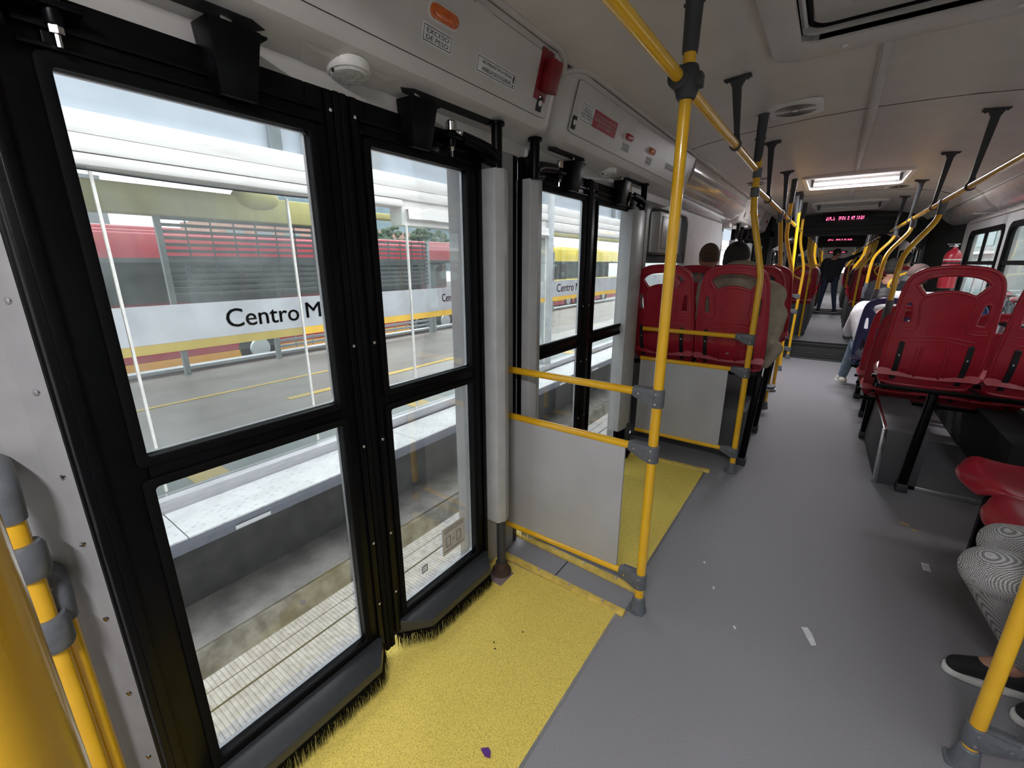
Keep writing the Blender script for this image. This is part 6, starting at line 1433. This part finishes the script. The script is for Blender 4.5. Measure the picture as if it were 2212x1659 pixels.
# station interior: ceiling, girder, louvre screens on the far side
b = MB(); b.box(-6.9, -3.2, OY0, 3.0, 2.35, 2.42); st_c = tag(b.build('station_ceiling', M['strl'], smooth=False), 'grey station ceiling with pale rooflights', 'ceiling')
for k, (y0, y1) in enumerate(((-1.4, -0.2), (0.95, 2.25), (2.6, 3.0), (-4.0, -2.4))):
    b = MB(); b.box(-6.3, -5.9, y0, y1, 2.335, 2.35); b.build('rooflight', M['roofwin'], st_c, smooth=False)
b = MB(); b.box(-6.85, -6.55, OY0, 4.2, 1.90, 2.22); b.box(-6.85, -6.6, 4.2, 24, 2.1, 2.2)
g_ = tag(b.build('station_girder', M['girder'], bevel=0.02), 'ochre girder running under the station ceiling', 'girder')
b = MB(); b.ell((-6.6, 3.15, 2.2), (0.12, 0.32, 0.16)); b.build('rounded_boss', M['girder'], g_)
def louvre(y0, y1, z0, z1, n, label, x=-6.7, m_='louvre'):
    r_ = thing('louvre_screen', label, 'louvre', (x, (y0 + y1) / 2, z0), 'slatted screens on the far side of the station')
    b = MB(); 
    for y in (y0, y1): b.box(x - 0.03, x + 0.03, y - 0.03, y + 0.03, -0.06, z1 + 0.02)
    b.build('post', M['louvreg'], r_, smooth=False)
    b = MB()
    for k in range(n): z = z0 + (z1 - z0) * (k + 0.5) / n; b.box(x - 0.02, x + 0.02, y0, y1, z - 0.018, z + 0.018)
    for k in range(int((y1 - y0) / 0.28)): b.box(x - 0.006, x + 0.006, y0 + 0.28 * (k + 1), y0 + 0.28 * (k + 1) + 0.015, z0, z1)
    b.build('slats', M[m_], r_, smooth=False)
louvre(2.0, 4.15, 0.92, 1.92, 13, 'large slatted screen seen through the near leaf glass')
louvre(4.3, 6.4, 0.92, 1.75, 11, 'slatted screen seen at the left of the far leaf glass')
louvre(7.25, 8.4, 0.92, 1.72, 11, 'slatted screen at the right of the far leaf glass')
louvre(3.2, 6.5, 0.08, 0.42, 4, 'low slatted bench back under the screens', m_='louvreg')
louvre(7.3, 8.4, 0.05, 0.40, 4, 'low slatted panel by the red bus skirt', m_='louvreg')
louvre(10.3, 11.4, 0.9, 1.65, 10, 'slatted screen seen through the second door')
# far road and vehicles
b = MB(); b.box(-40, -6.9, -30, 60, -0.96, -0.91); tag(b.build('road', M['asph'], smooth=False), 'grey busway beyond the station', 'road')
b = MB(); b.box(-8.4, -8.3, -10, 30, -0.91, -0.905); tag(b.build('lane_line', M['label'], smooth=False), 'white lane line on the far busway', 'lane line')
def vehicle(y0, y1, x, m_, label, name='articulated_bus', ztop=1.95, skirt='busora', seats=True):
    r_ = thing(name, label, 'bus', (x, (y0 + y1) / 2, -0.9)); xw = 2.4
    b = MB(); b.box(x - xw, x, y0, y1, 1.42, ztop - 0.06); b.box(x - xw + 0.2, x - 0.15, y0 + 0.2, y1 - 0.2, ztop - 0.1, ztop); b.box(x - xw, x, y0, y1, -0.42, 0.60); b.box(x - xw, x - xw + 0.05, y0, y1, 0.6, 1.45)
    b.build('body_shell', M[m_], r_, bevel=0.06, seg=3)
    b = MB(); b.box(x - 0.03, x + 0.01, y0, y1, -0.60, -0.42); b.build('skirt', M[skirt], r_, smooth=False)
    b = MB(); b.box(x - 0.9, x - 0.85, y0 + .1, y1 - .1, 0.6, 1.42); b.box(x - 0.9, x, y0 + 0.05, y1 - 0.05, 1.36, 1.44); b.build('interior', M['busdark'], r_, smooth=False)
    n = int((y1 - y0) / 1.5); 
    for k in range(n + 1):
        y = y0 + (y1 - y0) * k / n; b = MB(); b.box(x - 0.05, x - 0.005, y - 0.05, y + 0.05, 0.58, 1.44); b.build('window_post', M['ink'], r_, smooth=False)
    for k in range(n):
        ya = y0 + (y1 - y0) * k / n + 0.05; yb = y0 + (y1 - y0) * (k + 1) / n - 0.05
        b = MB(); b.box(x - 0.02, x - 0.014, ya, yb, 0.6, 1.43); b.build('window_pane', M['glass_win'] if k % 3 else M['glass_dark'], r_, smooth=False)
    b = MB()
    for k in range(2): b.box(x - 1.7, x - 0.7, y0 + (y1 - y0) * (0.3 + 0.35 * k), y0 + (y1 - y0) * (0.3 + 0.35 * k) + 1.6, ztop, ztop + 0.10)
    b.build('roof_unit', M[m_], r_, bevel=0.04)
    for y in (y0 + 2.0, y0 + 3.1, y1 - 2.2):
        b = MB(); b.lathe([(-0.3, 0.44), (-0.02, 0.46), (0, 0.42)], (x + 0.01, y, -0.448), (1, 0, 0), 20); w_ = b.build('wheel', M['tyre'], r_)
        b = MB(); b.lathe([(0, 0.22), (0.02, 0.2)], (x + 0.01, y, -0.448), (1, 0, 0), 16); b.build('hub', M['alu'], w_)
    return r_
vehicle(-6.5, 6.6, -10.0, 'busred', 'red bus across the station seen through the near leaf glass', ztop=1.93)
vehicle(7.1, 11.3, -10.0, 'busred', 'red bus rear seen through the far leaf glass', ztop=1.92)
vehicle(17.6, 26.0, -10.6, 'busyel', 'yellow bus seen through the second door', ztop=2.05, skirt='busred')
# green advert strip, seats in the red bus
for k, y in enumerate((8.95, 9.5)):
    r_ = thing('red_bus_seat', ['nearer brown-red seat inside the red bus window', 'farther brown-red seat inside the red bus window'][k], 'seat', (-10.35, y, 0.5), 'seats in the red bus window')
    b = MB(); b.prism([(y - 0.2, 0.5), (y + 0.2, 0.5), (y + 0.22, 0.9), (y + 0.1, 1.08), (y - 0.05, 1.08), (y - 0.18, 0.9)], 'x', -10.45, -10.38); b.build('backrest', M['cloth_red'], r_, bevel=0.02)
    b = MB(); b.box(-10.75, -10.4, y - 0.2, y + 0.2, 0.5, 0.56); b.build('cushion', M['cloth_red'], r_, bevel=0.02)
b = MB(); b.box(-13.6, -13.5, 7.3, 9.6, -0.9, 1.42); tag(b.build('yellow_vehicle_side', M['busyel'], bevel=0.03), 'pale yellow vehicle side glimpsed through the red bus windows', 'vehicle')
# skyline: trees, brick, hills
def tree(x, y, h, r, label, seed):
    r_ = thing('tree', label, 'tree', (x, y, -0.9)); rnd = random.Random(seed)
    b = MB(); b.tube([(x, y, -0.9), (x + 0.05, y, h * 0.5)], [0.16, 0.08], 10); b.build('trunk', M['curbside'], r_)
    b = MB()
    for k in range(220):
        d = V(rnd.gauss(0, 1), rnd.gauss(0, 1), rnd.gauss(0, 1)).normalized() * r * rnd.uniform(0.5, 1.0); b.ell(V(x, y, h * 0.72) + V(d.x, d.y, d.z * 0.8), (rnd.uniform(.12, .3) * r * 0.5,) * 2 + (rnd.uniform(.1, .2) * r * 0.6,), nu=6, nv=4)
    b.build('foliage', M['foliage'], r_, smooth=False)
tree(-16, 22.5, 3.6, 1.6, 'dark leafy tree above the yellow bus', 1); tree(-17, 26.5, 3.0, 1.3, 'smaller leafy tree beside the hill', 2); tree(-18, 14.5, 2.8, 1.4, 'tree top behind the red bus roof', 3); tree(-19, 18, 2.9, 1.5, 'tree top right of the red bus roof', 4)
b = MB(); b.box(-24, -21, 8, 20, -0.9, 3.1); bk = tag(b.build('brick_building', M['brick'], smooth=False), 'pink brick building behind the red bus', 'building')
for k in range(9): 
    b = MB(); b.box(-21.0, -20.97, 8.6 + k * 1.25, 9.3 + k * 1.25, 1.9, 2.7); b.build('window_strip', M['mulldark'], bk, smooth=False)
b = MB(); pts = [(20, -1), (30, 6), (40, 8.5), (52, 15.5), (60, 17), (68, 13), (80, 18), (96, 12), (120, 15), (150, 5), (160, -1)]
pts = [(v.x, v.z) for v in catmull([V(p[0], 0, p[1]) for p in pts], 5)]
b.prism(pts, 'x', -125, -95); tag(b.build('hill', M['hill'], smooth=False), 'hazy blue-green hills on the skyline', 'hill')
b = MB(); b.box(-60, -30, -40, 7, -0.9, 5.5); tag(b.build('cloud_backdrop', M['cloudgrey'], smooth=False), 'added grey block far beyond the busway standing in for cloudy sky', 'building')  # added block covering the too-bright horizon, coloured like grey cloud

# ================================================================ OUTSIDE, RIGHT: STREET
b = MB(); b.box(1.3, 60, -20, 80, -0.95, -0.9); tag(b.build('street', M['pave'], smooth=False), 'pale street right of the bus', 'road')
def building(x, y0, y1, h, m_, label, wm='teal', rows=3, step=2.4):
    r_ = thing('street_building', label, 'building', (x, (y0 + y1) / 2, -0.9))
    b = MB(); b.box(x, x + 6, y0, y1, -0.9, h); b.build('facade', M[m_], r_, smooth=False)
    b = MB(); b.box(x - 0.5, x, y0, y1, 1.9, 2.05); b.build('awning', M['busyel'] if m_ == 'cream' else M['label'], r_, smooth=False)
    for k in range(int((y1 - y0) / step)):
        for j in range(rows):
            b = MB(); b.box(x - 0.04, x, y0 + step * k + 0.5, y0 + step * k + step - 0.4, -0.5 + j * 2.9, 1.5 + j * 2.9); b.build('window', M[wm], r_, smooth=False)
building(13, 8, 20, 9, 'facade', 'white and teal building beyond the nearer right window'); building(12, 20.5, 34, 7, 'cream', 'cream shop building seen through the farther right window')
building(7.5, 38, 80, 8, 'facade', 'tall pale building far down the street'); building(13, -15, 7, 10, 'cream', 'cream building beside the viewer, out of sight')
r_ = thing('street_pole', 'dark grey street pole outside the right windows', 'pole', (7, 24, -0.9))
b = MB(); b.tube([(7, 24, -0.9), (7, 24, 6)], 0.11, 12); b.build('pole', M['louvreg'], r_)
b = MB(); b.box(6.85, 7.15, 23.9, 23.95, 2.2, 3.2); b.build('sign', M['mulldark'], r_)
for k, (x, y) in enumerate(((5.9, 25.0), (5.3, 26.5), (6.6, 29.0))):
    r_ = thing('motorcycle', ['nearer parked motorcycle outside the right window', 'second parked motorcycle outside the right window', 'farther parked motorcycle outside the right window'][k], 'motorcycle', (x, y, -0.9), 'motorcycles in the street')
    for dy in (-0.62, 0.62):
        b = MB(); b.lathe([(-0.05, 0.25), (-0.04, 0.31), (0.04, 0.31), (0.05, 0.25)], (x, y + dy, -0.59), (1, 0, 0), 20); b.build('wheel', M['tyre'], r_)
    b = MB(); b.tube([(x, y - 0.62, -0.59), (x, y - 0.2, -0.35), (x, y + 0.35, -0.1), (x, y + 0.45, 0.12)], 0.04, 8); b.tube([(x, y + 0.62, -0.59), (x, y + 0.42, 0.1)], 0.03, 8); b.box(x - 0.12, x + 0.12, y - 0.2, y + 0.2, -0.55, -0.25); b.build('chassis', M['louvre'], r_)
    b = MB(); b.ell((x, y + 0.18, -0.02), (0.13, 0.24, 0.12)); b.build('tank', M['redbox'], r_)
    b = MB(); b.ell((x, y - 0.35, 0.0), (0.12, 0.36, 0.06)); b.build('saddle', M['ink'], r_)
    b = MB(); b.tube([(x - 0.33, y + 0.3, 0.18), (x, y + 0.42, 0.15), (x + 0.33, y + 0.3, 0.18)], 0.015, 8); b.build('handlebar', M['alu'], r_)
